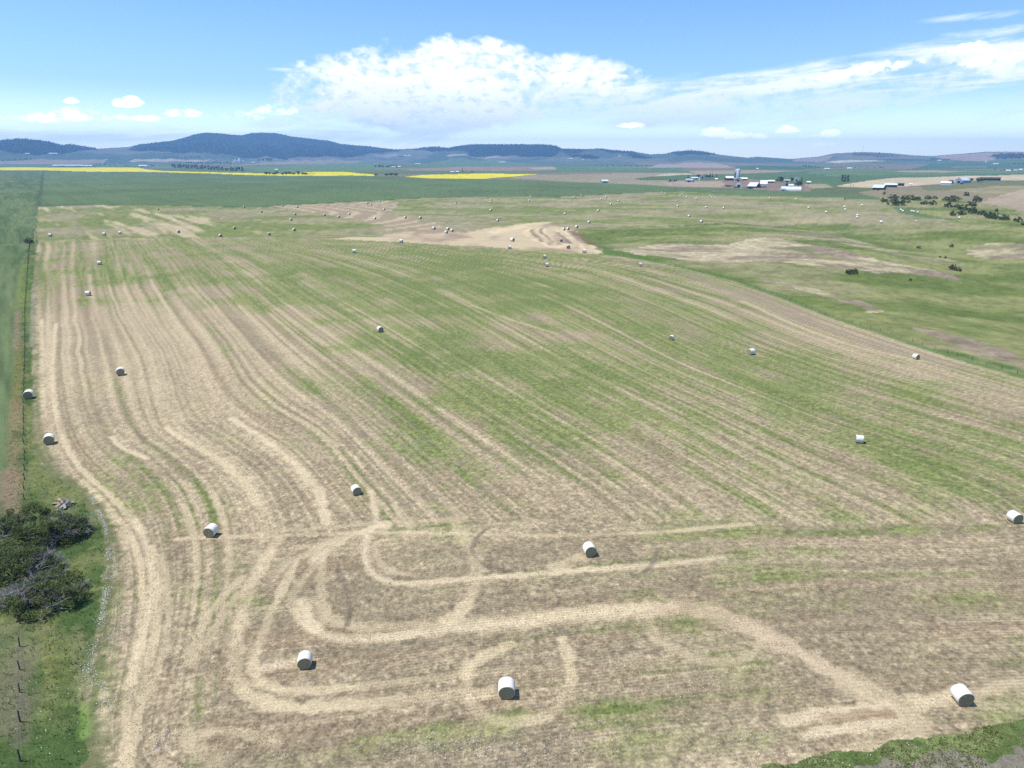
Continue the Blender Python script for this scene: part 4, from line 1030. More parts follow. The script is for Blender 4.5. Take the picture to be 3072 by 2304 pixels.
# ------------------------------------------------------------------ shrubs and trees
M_BARK = mat('grey_bark', (.16, .14, .12), (.09, .08, .07), 5, .9, .1)
M_DEAD = mat('dead_grey_twigs', (.36, .34, .33), (.20, .18, .175), 3, .9, .1)
M_LEAF = leaf_mat('olive_shrub_leaves', (.060, .092, .030), (.195, .230, .092), .45)
M_LEAF2 = leaf_mat('willow_leaves', (.07, .10, .04), (.19, .225, .10))
M_LEAF3 = leaf_mat('dark_tree_leaves', (.085, .115, .050), (.22, .255, .12), .5)
M_LEAF4 = leaf_mat('sage_leaves', (.075, .095, .060), (.15, .17, .11))
M_CONE = leaf_mat('conifer_needles', (.010, .022, .012), (.030, .052, .028), .05)
def leaf_cloud(clumps, per, size, seed, flat=1.2):
    r = np.random.default_rng(seed); out = []; tone = []
    for (cx, cy, cz, rx, ry, rz) in clumps:
        v = r.normal(size=(per, 3)); v /= np.linalg.norm(v, axis=1, keepdims=True); v *= (r.uniform(.25, 1, (per, 1)) ** .45)
        p = np.array([cx, cy, cz]) + v * np.array([rx, ry, rz]); p[:, 2] = np.maximum(p[:, 2], .05)
        a = r.normal(size=(per, 3)); a[:, 2] *= flat; a /= np.linalg.norm(a, axis=1, keepdims=True)
        b = r.normal(size=(per, 3)); b[:, 2] *= flat; b -= (b * a).sum(1, keepdims=True) * a; b /= np.linalg.norm(b, axis=1, keepdims=True)
        s = size * r.uniform(.5, 1.4, (per, 1)); w = s * r.uniform(.35, .7, (per, 1))
        out.append(np.stack([p - a * s, p + b * w, p + a * s, p - b * w], 1))
        tone.append(np.clip(r.uniform(0, 1) * .55 + r.uniform(0, .55, per), 0, 1))
    return np.concatenate(out), np.concatenate(tone)
def branches(m, base, n, length, rad, seed, up=.8, spread=1.0, forks=2, sides=5):
    r = random.Random(seed)
    for _ in range(n):
        a = r.uniform(0, 6.283); t = r.uniform(.3, 1) * spread; l = length * r.uniform(.6, 1.1)
        d = Vector((math.cos(a) * t, math.sin(a) * t, up)).normalized()
        p = Vector(base) + Vector((math.cos(a), math.sin(a), 0)) * rad * 2 + Vector((r.uniform(-1, 1), r.uniform(-1, 1), 0)) * length * .08
        pts = [p]; 
        for q in range(3):
            d = (d + Vector((r.gauss(0, .25), r.gauss(0, .25), r.gauss(0, .18)))).normalized(); pts.append(pts[-1] + d * l / 3)
        m.tube(pts, [rad, rad * .75, rad * .5, rad * .15], sides, cap=False)
        for q in range(forks):
            k = r.choice([1, 2]); d2 = (d + Vector((r.gauss(0, .7), r.gauss(0, .7), r.gauss(0, .4)))).normalized(); p2 = pts[k]
            mid = p2 + d2 * l * .22; end = mid + (d2 + Vector((r.gauss(0, .4), r.gauss(0, .4), r.gauss(0, .3)))).normalized() * l * .25
            m.tube([p2, mid, end], [rad * .5, rad * .3, rad * .08], 4, cap=False)
def thicket(px, py, rx, ry, h, seed, label, leafy=1.0, dead=1.0, lmat=None, group='overgrown shrubs in the lower left corner', extra=()):
    p = hit([px], [py])[0]; r = random.Random(seed)
    root = empty('thicket_shrub', tuple(p), 0); tag(root, label, 'shrub', group)
    st = MB(); branches(st, (0, 0, -.1), 16, h * 1.0, .07, seed, .9, .9); st.build('stem', M_BARK, root)
    cl = []
    for _ in range(int(56 * leafy)):
        a = r.uniform(0, 6.283); q = math.sqrt(r.uniform(0, 1)); x, y = math.cos(a) * q * rx, math.sin(a) * q * ry
        top = h * math.sqrt(max(.08, 1 - q * q * .85)); z = r.uniform(.35, 1) * top; s = r.uniform(.35, .75)
        cl.append((x, y, z, s, s, s * .7))
    P, T = leaf_cloud(cl, 170, .085, seed, .55)
    link(quads_mesh('foliage', P, 4, lmat or M_LEAF, T), 'foliage', root)
    for k in range(int(15 * dead)):
        db = MB()
        a = r.uniform(0, 6.283); q = r.uniform(.55, 1.02); z = r.uniform(.1, .6) * h
        branches(db, (math.cos(a) * rx * q, math.sin(a) * ry * q, z * .9), 6, 1.6, .030, seed * 50 + k, .45, 1.3, 2, 4); db.build('dead_branch', M_DEAD, root)
    for (ax, ay, az_, L, n_) in extra:
        lb = MB(); branches(lb, (ax, ay, az_), n_, L, .035, seed * 91 + n_, .35, 1.2, 3, 4); lb.build('bare_limb', M_DEAD, root)
    for k in range(int(9 * dead)):
        a = r.uniform(0, 6.283); q = math.sqrt(r.uniform(0, .9)); z = h * math.sqrt(max(.1, 1 - q * q * .85)) * r.uniform(.55, .85)
        db = MB(); branches(db, (math.cos(a) * rx * q, math.sin(a) * ry * q, z), 5, 1.1, .016, seed * 70 + k, .7, 1.2, 2, 4); db.build('dead_branch', M_DEAD, root)
    return root
thicket(92, 1622, 4.1, 3.4, 4.0, 3, 'dark olive thicket shrub, uppermost of the overgrown corner, leaning dead grey limbs at its right', 1.5, .8, extra=[(3.6, -.6, .6, 2.8, 8), (4.2, .6, .3, 2.4, 6), (2.4, -2.2, .3, 1.8, 8)])
thicket(205, 1610, 2.0, 2.2, 2.6, 31, 'small olive shrub with bleached bare limbs reaching right, beside the pile of boards', .55, .9, extra=[(1.4, -.4, .5, 2.4, 8), (1.0, .9, .3, 2.2, 6)])
thicket(45, 1735, 3.6, 3.2, 3.4, 4, 'dull green thicket shrub in the middle of the corner, touching the left border', 1.2, .9)
thicket(150, 1806, 3.1, 3.0, 3.1, 5, 'lowest dark thicket shrub, with a long bare grey branch trailing onto the grass', .95, 1.0, extra=[(.2, -2.0, .2, 2.6, 5), (1.6, -1.2, .3, 1.6, 6)])
thicket(130, 1712, 1.6, 1.4, 1.7, 6, 'mound of bleached grey dead twigs between the olive shrubs', .22, 1.3)
thicket(50, 1815, 2.2, 1.2, 1.2, 8, 'low heap of grey brushwood left of the lowest thicket shrub', .18, 1.2)
thicket(10, 1600, 1.6, 1.6, 1.6, 9, 'silvery grey sagebrush at the left border, above the dull green shrub', .5, .7, M_LEAF4)

# pile of old boards and brush beside the thicket
p = hit([186], [1516])[0]
root = empty('board_pile', tuple(p)); tag(root, 'small heap of reddish broken boards and grey brush at the top of the thicket', 'wood pile')
M_BOARD = mat('reddish_board', (.30, .20, .15), (.42, .32, .25), 3, .9, .1); M_BOARD2 = mat('grey_board', (.40, .37, .35), (.28, .26, .25), 3, .9, .1)
r = random.Random(5)
for k in range(22):
    m = MB(); l = r.uniform(.5, 1.3); w = r.uniform(.08, .16)
    m.box(-l / 2, l / 2, -w, w, 0, .035)
    o = m.build('board', M_BOARD if k < 12 else M_BOARD2, root)
    o.location = (r.gauss(-.3 if k < 12 else .8, .5), r.gauss(.3 if k < 12 else -.3, .4), r.uniform(.05, .5)); o.rotation_euler = (r.gauss(0, .35), r.gauss(0, .35), r.uniform(0, 3.1))
m = MB(); branches(m, (.8, -.4, 0), 14, 1.3, .02, 77, .3, 1.4, 2, 4); m.build('brush', M_DEAD, root)

def tree_mesh(kind, seed):
    r = random.Random(seed); tr = MB(); cl = []
    if kind == 'bush':          # broad hawthorn-like crown, unit width 1, height about .5
        branches(tr, (0, 0, -.02), 9, .34, .014, seed, .8, 1.0)
        for _ in range(30):
            a = r.uniform(0, 6.283); q = math.sqrt(r.uniform(0, 1)); x, y = math.cos(a) * q * .44, math.sin(a) * q * .40
            top = .50 * math.sqrt(max(.1, 1 - (q * .9) ** 2)) * r.uniform(.8, 1.08); z = r.uniform(.18, .95) * top; s = r.uniform(.06, .13)
            cl.append((x, y, z, s, s, s * .8))
        P, T = leaf_cloud(cl, 62, .03, seed)
    elif kind == 'round':       # broadleaf tree, unit height 1
        tr.tube([(0, 0, -.02), (.01, 0, .2), (0, .01, .45), (.02, 0, .7)], [.032, .026, .018, .006], 6)
        branches(tr, (0, 0, .22), 7, .4, .014, seed, .7, 1.0)
        for _ in range(30):
            v = Vector((r.gauss(0, 1), r.gauss(0, 1), r.gauss(0, 1))).normalized() * r.uniform(.3, 1)
            s = r.uniform(.08, .15); cl.append((v.x * .36, v.y * .36, .58 + v.z * .34, s, s, s * .85))
        P, T = leaf_cloud(cl, 85, .032, seed)
    elif kind == 'poplar':
        tr.tube([(0, 0, -.02), (0, 0, .4), (0, 0, .85)], [.03, .02, .006], 6)
        for k in range(26):
            z = r.uniform(.1, .97); w = .17 * math.sin(min(1, (1.02 - z) * 1.6 + .12) * 1.57) * (.55 + .45 * min(1, z * 4)); a = r.uniform(0, 6.283)
            cl.append((math.cos(a) * w * .6, math.sin(a) * w * .6, z, w * .55, w * .55, .08))
        P, T = leaf_cloud(cl, 60, .024, seed)
    else:                       # conifer
        tr.tube([(0, 0, -.02), (0, 0, .5), (0, 0, .96)], [.026, .016, .003], 6)
        for k in range(34):
            z = r.uniform(.10, .97); w = .20 * (1.0 - z) + .012; a = r.uniform(0, 6.283)
            cl.append((math.cos(a) * w * .6, math.sin(a) * w * .6, z, w * .55, w * .55, .045))
        P, T = leaf_cloud(cl, 50, .022, seed, .3)
    return tr.mesh('trunk', M_BARK), P, T
LM = {'bush': M_LEAF3, 'round': M_LEAF3, 'poplar': M_LEAF2, 'conifer': M_CONE}
TREES = {}
for kind in LM:
    for s in range(4):
        t, P, T = tree_mesh(kind, 40 + s)
        for tone_name, lm in (('', LM[kind]), ('pale', M_LEAF4 if kind != 'conifer' else M_CONE), ('mid', M_LEAF2)):
            TREES[kind, s, tone_name] = (t, (P, T, lm))
CROWN = {}
NAME = {'bush': 'hawthorn_bush', 'round': 'broadleaf_tree', 'poplar': 'poplar_tree', 'conifer': 'conifer_tree'}
tree_count = 0
def tree(kind, px, py, wpx, hpx, label, group=None, tone='', cat=None):
    global tree_count
    tree_count += 1; s = tree_count % 4
    p = hit([px], [py])[0]; d = depth_of(p)
    t, (P, T, lm) = TREES[kind, s, tone]
    if (kind, s, tone) not in CROWN: CROWN[kind, s, tone] = quads_mesh('crown', P, 4, lm, T)
    root = empty(NAME[kind], (p[0], p[1], p[2]), random.uniform(0, 6.28))
    w, h = wpx * d / F, hpx * d / F
    bw, bh = {'bush': (1.0, .5), 'round': (.86, 1.0), 'poplar': (.36, 1.0), 'conifer': (.42, 1.0)}[kind]
    if w < 12 and px < 2050: w *= 1.35
    root.scale = (w / bw, w / bw, h / bh)
    link(t, 'trunk', root); link(CROWN[kind, s, tone], 'crown', root)
    tag(root, label, cat or ('bush' if kind == 'bush' else 'tree'), group)
    return root
CB = 'bushes along the creek on the right'
CREEK = [(2651, 607, 23, 15, '', 'small round dark bush at the left end of the creek bushes'), (2690, 616, 58, 25, '', 'biggest and frontmost dark bush of the left creek clump'),
 (2678, 597, 36, 16, '', 'dark bush rising behind the biggest creek bush'), (2716, 599, 34, 16, '', 'dark bush right behind the biggest creek bush, second of the back row'), (2742, 601, 38, 17, '', 'dark bush at the right end of the back row of the left creek clump'),
 (2725, 609, 15, 9, '', 'little bush tucked against the right flank of the biggest creek bush'), (2783, 598, 23, 13, '', 'rounded bush between the two creek clumps, upper one'), (2804, 597, 15, 11, '', 'small upright bush right of the upper rounded one'),
 (2772, 614, 24, 13, 'mid', 'left half of the low wide bush pair between the creek clumps'), (2796, 615, 26, 15, '', 'right half of the low wide bush pair between the creek clumps'),
 (2856, 605, 52, 21, '', 'broad dark bush at the upper left of the right creek clump'), (2898, 588, 20, 15, '', 'isolated bush highest up the slope above the right creek clump'), (2930, 606, 30, 20, 'mid', 'tall bush at the upper right of the right creek clump'),
 (2844, 622, 30, 16, '', 'bush below the broad upper left one'), (2870, 623, 22, 13, 'mid', 'greyish bush right beside the one below the broad bush'), (2890, 630, 32, 20, '', 'dark bush in the heart of the right creek clump'), (2916, 641, 30, 23, '', 'tall dark bush at the lower middle of the right creek clump'),
 (2858, 648, 22, 16, '', 'low bush at the lowest left of the right creek clump'), (2886, 645, 32, 16, '', 'bush between the lowest left one and the tall lower middle one'), (2914, 618, 34, 16, 'pale', 'pale sage grey bush inside the right creek clump'),
 (2945, 645, 32, 16, 'mid', 'greyish bush trailing right from the tall lower middle one'), (2965, 655, 30, 20, '', 'dark bush at the start of the right trailing hedge'), (2984, 657, 34, 21, 'mid', 'middle bush of the right trailing hedge'), (3012, 660, 34, 19, '', 'dark bush at the end of the right trailing hedge'),
 (2989, 636, 11, 12, '', 'single small bush above the right trailing hedge'), (3052, 666, 28, 16, '', 'separate bush past the end of the trailing hedge'), (3072, 676, 20, 11, '', 'bush cut by the right border of the view')]
for x, y, w, h, t, lab in CREEK: tree('bush', x, y, w, h, lab, CB, t)
PB = 'single bushes scattered over the pasture'
for x, y, w, h, t, lab in [(2546, 822, 26, 17, 'pale', 'left half of a grey green bush pair in the middle of the pasture'), (2563, 822, 26, 18, 'mid', 'right half of a grey green bush pair in the middle of the pasture'), (2854, 742, 15, 11, '', 'small dark bush alone in the upper pasture, right side'), (2858, 809, 26, 18, '', 'left dark bush of the pair at the foot of the tan bank'), (2872, 813, 22, 15, '', 'right dark bush of the pair at the foot of the tan bank'),
 (2820, 773, 8, 6, '', 'tiny bush on the tan bank, left of two'), (2836, 775, 9, 7, '', 'tiny bush on the tan bank, right of two'), (2730, 842, 10, 9, '', 'tiny lone bush below the tan bank'), (2756, 745, 14, 9, 'pale', 'grey sage bush on the upper tan bank'),
 (2652, 584, 9, 11, 'mid', 'brownish bush on the slope above the left creek clump'), (2534, 600, 4, 9, '', 'slim little bush on the pale green knoll left of the creek')]:
    tree('bush', x, y, w, h, lab, PB, t)
b = thicket(86, 730, 1.9, 1.6, 3.2, 12, 'lone dark half bare bush on the fence line, halfway up the left side', .5, 1.2, group='single bushes along the left fence'); b.name = 'bare_bush'
FT = 'trees around the farmyards'
for kind, x, y, w, h, t, lab in [('poplar', 2526, 545, 9, 22, '', 'left one of three slim poplars in the green crop'), ('poplar', 2534, 546, 9, 20, '', 'middle one of three slim poplars in the green crop'), ('poplar', 2543, 545, 10, 22, '', 'right one of three slim poplars in the green crop'),
 ('round', 2394, 561, 27, 20, '', 'round dark tree behind the long pale quonset'), ('conifer', 2403, 558, 9, 27, '', 'tall dark conifer beside the round tree at the quonset'), ('round', 2375, 546, 15, 15, '', 'round tree left of the white roofed house'), ('round', 2342, 548, 20, 20, 'pale', 'pale hazy tree in the middle of the farmyard'), ('round', 2360, 561, 12, 13, '', 'small tree left of the small white roofed shed'), ('round', 2332, 545, 10, 9, 'mid', 'low tree left of the pale hazy tree'),
 ('round', 2094, 534, 14, 12, '', 'dark tree left of the white farmhouse'), ('round', 2118, 534, 14, 10, '', 'dark tree right of the white farmhouse'), ('round', 2127, 534, 10, 9, '', 'dark tree before the pair of conifers'), ('conifer', 2130, 533, 7, 15, '', 'left conifer of the pair by the white farmhouse'), ('conifer', 2137, 533, 8, 14, '', 'right conifer of the pair by the white farmhouse'), ('conifer', 2149, 532, 6, 12, '', 'single conifer between farmhouse and silo'), ('conifer', 2065, 535, 6, 11, '', 'single conifer at the left end of the long white shed'),
 ('round', 2911, 548, 19, 15, '', 'left round tree by the blue white gabled barn'), ('round', 2935, 548, 21, 16, '', 'right round tree by the blue white gabled barn'), ('round', 2945, 546, 14, 12, '', 'tree at the left end of the long black barn'), ('bush', 2884, 553, 12, 6, 'mid', 'low bush below the blue white gabled barn')]:
    tree(kind, x, y, w, h, lab, FT, t)
FW = 'windbreak trees on the far plain'
for k in range(26):
    x = 518 + k * 8.3 + random.uniform(-2, 2); tree('poplar' if k % 4 else 'round', x, 503 + k * .42 + random.uniform(-.6, .6), 9.5, random.uniform(10, 14) - (3 if k in (19, 20) else 0), 'tall dull green tree of the windbreak row beyond the yellow crop, left of the elevators', FW, 'mid')
for k in range(20):
    tree('round', 560 + k * 7 + random.uniform(-2, 2), 490 + random.uniform(0, 3), 8, random.uniform(5, 8), 'dark tree in the band before the white grain elevators', 'dark tree band by the grain elevators')
for k in range(15):
    tree('conifer', 492 + k * 7.5 + random.uniform(-2, 2), 474 + random.uniform(-.5, .5), 6, random.uniform(4, 6.5), 'dark conifer in the low straight row at the foot of the big mountain', 'conifer row at the mountain foot')
for k in range(11):
    tree('round', 797 + k * 12.2 + random.uniform(-3, 3), 525.5 + random.uniform(-.8, .8) - (1 if k < 3 else 0), 15, random.uniform(8, 13) if k not in (7,) else 6, 'dark green tree in the grove standing in the yellow crop', 'grove in the yellow crop')
for k, (x, y, w, h, t, lab) in enumerate([(1128, 527, 12, 7, '', 'small grey tree left of the willow clump'), (1160, 528, 18, 8, 'mid', 'left willow of the clump left of the second yellow field'), (1174, 528, 20, 10, 'mid', 'middle willow of the clump left of the second yellow field'), (1187, 528, 18, 9, 'mid', 'right willow of the clump left of the second yellow field')]):
    tree('round', x, y, w, h, lab, 'willow clump by the second yellow field', t)
for k in range(9): tree('round', 1128 + k * 7.5 + random.uniform(-2, 2), 502.5 + random.uniform(-.6, .6), 9, random.uniform(5, 8.5), 'dark tree of the shelter grove around the white far farmstead', 'shelter grove at the far farmstead')
tree('conifer', 1388, 515, 5, 11, 'single dark conifer behind the two small far sheds', FT); tree('round', 1416, 518, 7, 5, 'small dark tree right of the two small far sheds', FT)
for k in range(7): tree('round', 822 - 2 + k * 0 + random.choice([-28, -14, 8]), 478, 1, 1, 'x') if False else None
for lst, lab, grp in [([(776, 484, 8), (790, 484, 9), (803, 484, 11), (812, 484, 10)], 'dark tree clump member at the foot of the big mountain, right of the elevators', 'tree clump right of the elevators'),
    ([(8, 484, 6), (30, 482, 5), (45, 481, 6), (62, 480, 6), (78, 480, 7), (92, 479, 5)], 'dark tree of the row at the far left plain', 'tree row at the far left'),
    ([(290, 497, 5), (300, 497, 5), (315, 496, 6), (330, 497, 5), (345, 497, 4), (376, 499, 5), (385, 500, 4), (452, 500, 7), (460, 499, 5)], 'small tree between the long far sheds and the yellow crop', 'trees by the long far sheds'),
    ([(1200, 473, 5), (1208, 472, 5), (1216, 473, 4), (1228, 472, 4)], 'tree around the small bright farm on the middle slope', 'trees by the slope farm'),
    ([(1790, 498, 4), (1805, 498, 4), (1822, 499, 4), (1840, 499, 5), (1858, 499, 4), (1876, 500, 5), (1893, 500, 4), (1910, 500, 5), (1926, 499, 4), (1940, 499, 5), (1955, 499, 4)], 'dark tree of the distant creek line before the pale pink field', 'distant creek trees'),
    ([(2410, 500, 5), (2418, 501, 6), (2426, 502, 6), (2434, 502, 5), (2446, 503, 5), (2455, 504, 4)], 'dark tree of the distant slanting row right of the silo', 'distant slanting tree row'),
    ([(2524, 505, 4), (2566, 505, 4), (2580, 505, 3), (2602, 506, 4), (2622, 506, 4), (2640, 505, 5), (2648, 505, 4)], 'small tree along the distant farm road line', 'trees on the distant farm road'),
    ([(2795, 480, 6), (2803, 480, 7), (2812, 481, 5), (2822, 481, 6), (2832, 481, 4), (2845, 480, 4)], 'dark tree around the farm below the right hills', 'trees below the right hills'),
    ([(2985, 511, 5), (3003, 512, 4), (3012, 512, 5), (3035, 511, 5), (3042, 494, 5), (3056, 494, 4), (3068, 494, 5)], 'small tree among the far right farmsteads', 'trees at the far right farms')]:
    for x, y, h in lst: tree('round', x, y, h * 1.25, h, lab, grp)

# ------------------------------------------------------------------ far forest on the slopes: one mass of conifers
def scatter_in(poly, n):
    x0, y0 = poly.min(0); x1, y1 = poly.max(0); q = rng.uniform((x0, y0), (x1, y1), (n * 4, 2)); q = q[pip(q[:, 0], q[:, 1], poly)]
    return q[:n]
fp = np.concatenate([scatter_in(f, n) for f, n in zip(FPOLY, [4200, 11000, 6000, 500, 420, 600, 300, 500, 700, 300])])
fh = rng.uniform(10, 22, len(fp)); fr = fh * rng.uniform(.17, .27, len(fp)); fz = zfun(fp[:, 0], fp[:, 1]) - 2
ks = np.arange(5) * 2 * np.pi / 5
ring = np.stack([fp[:, None, 0] + fr[:, None] * np.cos(ks), fp[:, None, 1] + fr[:, None] * np.sin(ks), np.broadcast_to((fz + fh * .12)[:, None], (len(fp), 5))], -1)
apex = np.stack([fp[:, 0], fp[:, 1], fz + fh], -1)
tri = np.stack([np.stack([ring[:, k], ring[:, (k + 1) % 5], apex], 1) for k in range(5)], 1).reshape(-1, 3, 3)
o = link(quads_mesh('far_forest', tri, 3, M_CONE, np.repeat(rng.uniform(0, 1, len(fp)), 5)), 'far_forest'); tag(o, 'dark conifer forest covering the distant hills', 'forest', kind='stuff')

# ------------------------------------------------------------------ farm buildings
M_WHITE = mat('white_metal_roof', (.80, .80, .79), (.66, .66, .65), .5, .5, .4, stretch=(1, 6, 1)); M_BLUE = mat('pale_blue_metal_roof', (.50, .60, .66), (.60, .67, .71), .5, .5, .4)
M_DARKW = mat('dark_barn_board', (.055, .055, .065), (.09, .085, .09), 1.5, .9, .1, stretch=(6, 6, .5)); M_CREAM = mat('cream_siding', (.66, .60, .46), (.56, .51, .40), .8, .8, .2)
M_WALL = mat('white_siding', (.76, .75, .73), (.64, .63, .61), .8, .8, .2); M_GREY = mat('grey_siding', (.32, .34, .37), (.24, .25, .28), .8, .8, .2); M_BGREY = mat('blue_grey_metal', (.27, .33, .41), (.33, .39, .46), .6, .5, .4)
M_OPEN = mat('opening_shade', (.012, .012, .014), (.02, .02, .022), 2, .9, .05); M_RED = mat('faded_red_roof', (.36, .13, .10), (.28, .11, .09), 1, .8, .2); M_GLASS = mat('dark_window_glass', (.03, .04, .05), (.05, .06, .07), 1, .15, .5)  # M_OPEN: near-black colour standing in for the shade inside openings
M_PALEG = mat('pale_green_quonset_metal', (.55, .62, .58), (.66, .71, .68), .4, .5, .4, stretch=(1, 4, 1)); M_CONC = mat('grey_silo_staves', (.36, .39, .46), (.46, .48, .53), .5, .8, .2, stretch=(1, 1, 8)); M_NAVY = mat('dark_blue_silo_steel', (.035, .05, .10), (.05, .065, .12), .6, .3, .5)
M_RUST = mat('red_machine_paint', (.34, .06, .04), (.24, .07, .05), 2, .6, .3); M_ORANGE = mat('orange_machine_paint', (.55, .20, .05), (.42, .17, .06), 2, .6, .3); M_TYRE = mat('black_rubber', (.02, .02, .02), (.035, .035, .035), 3, .9, .1)
FB = 'farm buildings'
def place(px, py):
    p = hit([px], [py])[0]; return p, depth_of(p)
def barn(name, px, py, wpx, hpx, ridge, wall, roof, label, depth=None, rz=0.0, eave=.55, openings=1, cat='barn', chimney=False, doorway_shade=M_OPEN, group=FB, windows=0):
    """gabled building; px, py = middle of the foot; ridge 'x' runs across the view, 'y' runs away"""
    p, d = place(px, py); w = wpx * d / F; h = hpx * d / F
    dep = depth or w * .6
    root = empty(name, (p[0], p[1] , p[2]), rz - math.atan2(p[0], p[1])); tag(root, label, cat, group)
    he = h * eave; W = MB(); R = MB(); t = .18; ov = .35
    hw, hd = w / 2, dep / 2
    if ridge == 'x':
        W.add([(-hw, -hd, -1), (hw, -hd, -1), (hw, hd, -1), (-hw, hd, -1), (-hw, -hd, he), (hw, -hd, he), (hw, hd, he), (-hw, hd, he), (-hw, 0, h - t), (hw, 0, h - t)],
              [(0, 1, 5, 4), (2, 3, 7, 6), (1, 2, 6, 9, 5), (3, 0, 4, 8, 7)])
        sl = (h - he) / hd
        for s in (-1, 1):
            a = (s * (hd + ov), he - ov * sl); R.add([(-hw - ov, a[0], a[1]), (hw + ov, a[0], a[1]), (hw + ov, 0, h), (-hw - ov, 0, h), (-hw - ov, a[0], a[1] + t), (hw + ov, a[0], a[1] + t), (hw + ov, 0, h + t), (-hw - ov, 0, h + t)],
                [(3, 2, 1, 0), (4, 5, 6, 7), (0, 1, 5, 4), (1, 2, 6, 5), (2, 3, 7, 6), (3, 0, 4, 7)])
    else:
        W.add([(-hw, -hd, -1), (hw, -hd, -1), (hw, hd, -1), (-hw, hd, -1), (-hw, -hd, he), (hw, -hd, he), (hw, hd, he), (-hw, hd, he), (0, -hd, h - t), (0, hd, h - t)],
              [(0, 1, 5, 8, 4), (2, 3, 7, 9, 6), (1, 2, 6, 5), (3, 0, 4, 7)])
        sl = (h - he) / hw
        for s in (-1, 1):
            a = (s * (hw + ov), he - ov * sl); R.add([(a[0], -hd - ov, a[1]), (a[0], hd + ov, a[1]), (0, hd + ov, h), (0, -hd - ov, h), (a[0], -hd - ov, a[1] + t), (a[0], hd + ov, a[1] + t), (0, hd + ov, h + t), (0, -hd - ov, h + t)],
                [(3, 2, 1, 0), (4, 5, 6, 7), (0, 1, 5, 4), (1, 2, 6, 5), (2, 3, 7, 6), (3, 0, 4, 7)])
    W.build('wall', wall, root); R.build('roof', roof, root)
    for k in range(openings):
        m = MB(); ow = w / max(openings, 1) * (.34 if openings == 1 else .62); x = 0 if openings == 1 else -hw + (k + .5) * w / openings
        m.box(x - ow / 2, x + ow / 2, -hd - .06, -hd - .003, 0, he * .78); m.build('doorway_shade', doorway_shade, root)  # flat dark panel on the wall, painted as the shade of an open doorway
    for k in range(windows):
        x = -hw + (k + .5) * w / windows + .12 * w
        m = MB(); m.box(x - .55, x + .55, -hd - .05, -hd - .003, he * .45, he * .8); m.build('window', M_GLASS, root)
    if chimney:
        m = MB(); m.box(hw * .4, hw * .4 + .8, -.4, .4, h * .8, h * 1.18); m.build('chimney', M_GREY, root)
    return root
def quonset(name, px, py, wpx, hpx, axis, m_, label, length, group=FB, endm=None):
    p, d = place(px, py); w = wpx * d / F; h = hpx * d / F
    root = empty(name, tuple(p), -math.atan2(p[0], p[1])); tag(root, label, 'shed', group)
    n = 14; S = MB(); E = MB()
    L, Wd = (w, length) if axis == 'x' else (length, w)
    prof = [(-math.cos(math.pi * k / n) * Wd / 2, math.sin(math.pi * k / n) * h) for k in range(n + 1)]
    def P(t, a, z): return (a, t, z) if axis == 'x' else (t, a, z)
    v = [P(t, s * L / 2, z) for s in (-1, 1) for t, z in prof]
    S.add(v, [(k, k + 1, n + 1 + k + 1, n + 1 + k) for k in range(n)]); S.build('roof', m_, root, True)
    for s in (-1, 1):
        e = MB(); e.add([P(t, s * (L / 2 - .02), z) for t, z in prof], [tuple(range(n + 1))]); e.build('end_wall', endm or M_WALL, root)
    m = MB()
    if axis == 'x': m.box(L / 2 - .01, L / 2 + .05, -Wd * .2, Wd * .2, 0, h * .6)
    else: m.box(-Wd * .2, Wd * .2, -L / 2 - .05, -L / 2 + .01, 0, h * .6)
    m.build('doorway_shade', M_OPEN, root)  # dark panel on the end wall in place of a shaded, open entrance
    return root
def silo(px, py, wpx, hpx, m_, capm, label, n=24):
    p, d = place(px, py); r = wpx * d / F / 2; h = hpx * d / F
    root = empty('silo', tuple(p)); tag(root, label, 'silo', 'silos')
    m = MB(); m.lathe([(r, -1), (r, h * .93)], n); m.build('shaft', m_, root, True)
    m = MB(); m.lathe([(r * 1.04, h * .93), (r * 1.0, h * .955), (r * .7, h * .985), (r * .3, h), (.001, h * 1.005)], n); m.build('dome', capm, root, True)
    m = MB()
    for k in range(9): m.lathe([(r * 1.012, h * (.08 + .095 * k)), (r * 1.025, h * (.083 + .095 * k)), (r * 1.012, h * (.086 + .095 * k))], n)
    m.build('hoop', M_GREY, root)
    m = MB(); m.box(-.35, .35, -r * 1.02 - .7, -r * 1.0, 0, h * .94); m.build('chute', M_WALL, root)
    return root
silo(2213.5, 534, 10.5, 26, M_CONC, M_WHITE, 'tall pale grey silo with white dome above the farm'); silo(2207, 532, 7.5, 22, M_NAVY, M_WHITE, 'dark blue silo half behind the tall pale one')
barn('barn', 2187, 541, 23, 12, 'x', M_DARKW, M_WHITE, 'dark barn with white roof left of the silos', 14, rz=.25)
barn('barn', 2214, 543.5, 24, 11.5, 'y', M_CREAM, M_WHITE, 'cream gabled barn with white roof at the foot of the silos', 22); barn('shed', 2231, 541, 20, 8, 'x', M_DARKW, M_WHITE, 'low lean-to with wide white roof, attached right of the cream barn', 14)
quonset('quonset_shed', 2216, 561, 20, 10.5, 'y', M_WHITE, 'small white arched shed at the front of the farmyard', 12)
barn('barn', 2262, 563, 27, 15, 'x', M_DARKW, M_BLUE, 'large front barn with pale blue roof and dark gable', 16, rz=-.45, eave=.3)
barn('barn', 2291, 554, 20, 12.5, 'x', M_WALL, M_WHITE, 'bright white high roofed barn right of the pale blue barn', 12, eave=.22, openings=0)
barn('shed', 2313, 548, 19, 7.5, 'x', M_DARKW, M_WHITE, 'open fronted dark shed with white roof, right of the bright white barn', 12, openings=3)
quonset('quonset_shed', 2373, 571, 56, 11, 'x', M_PALEG, 'long pale green quonset along the front right of the farm', 14)
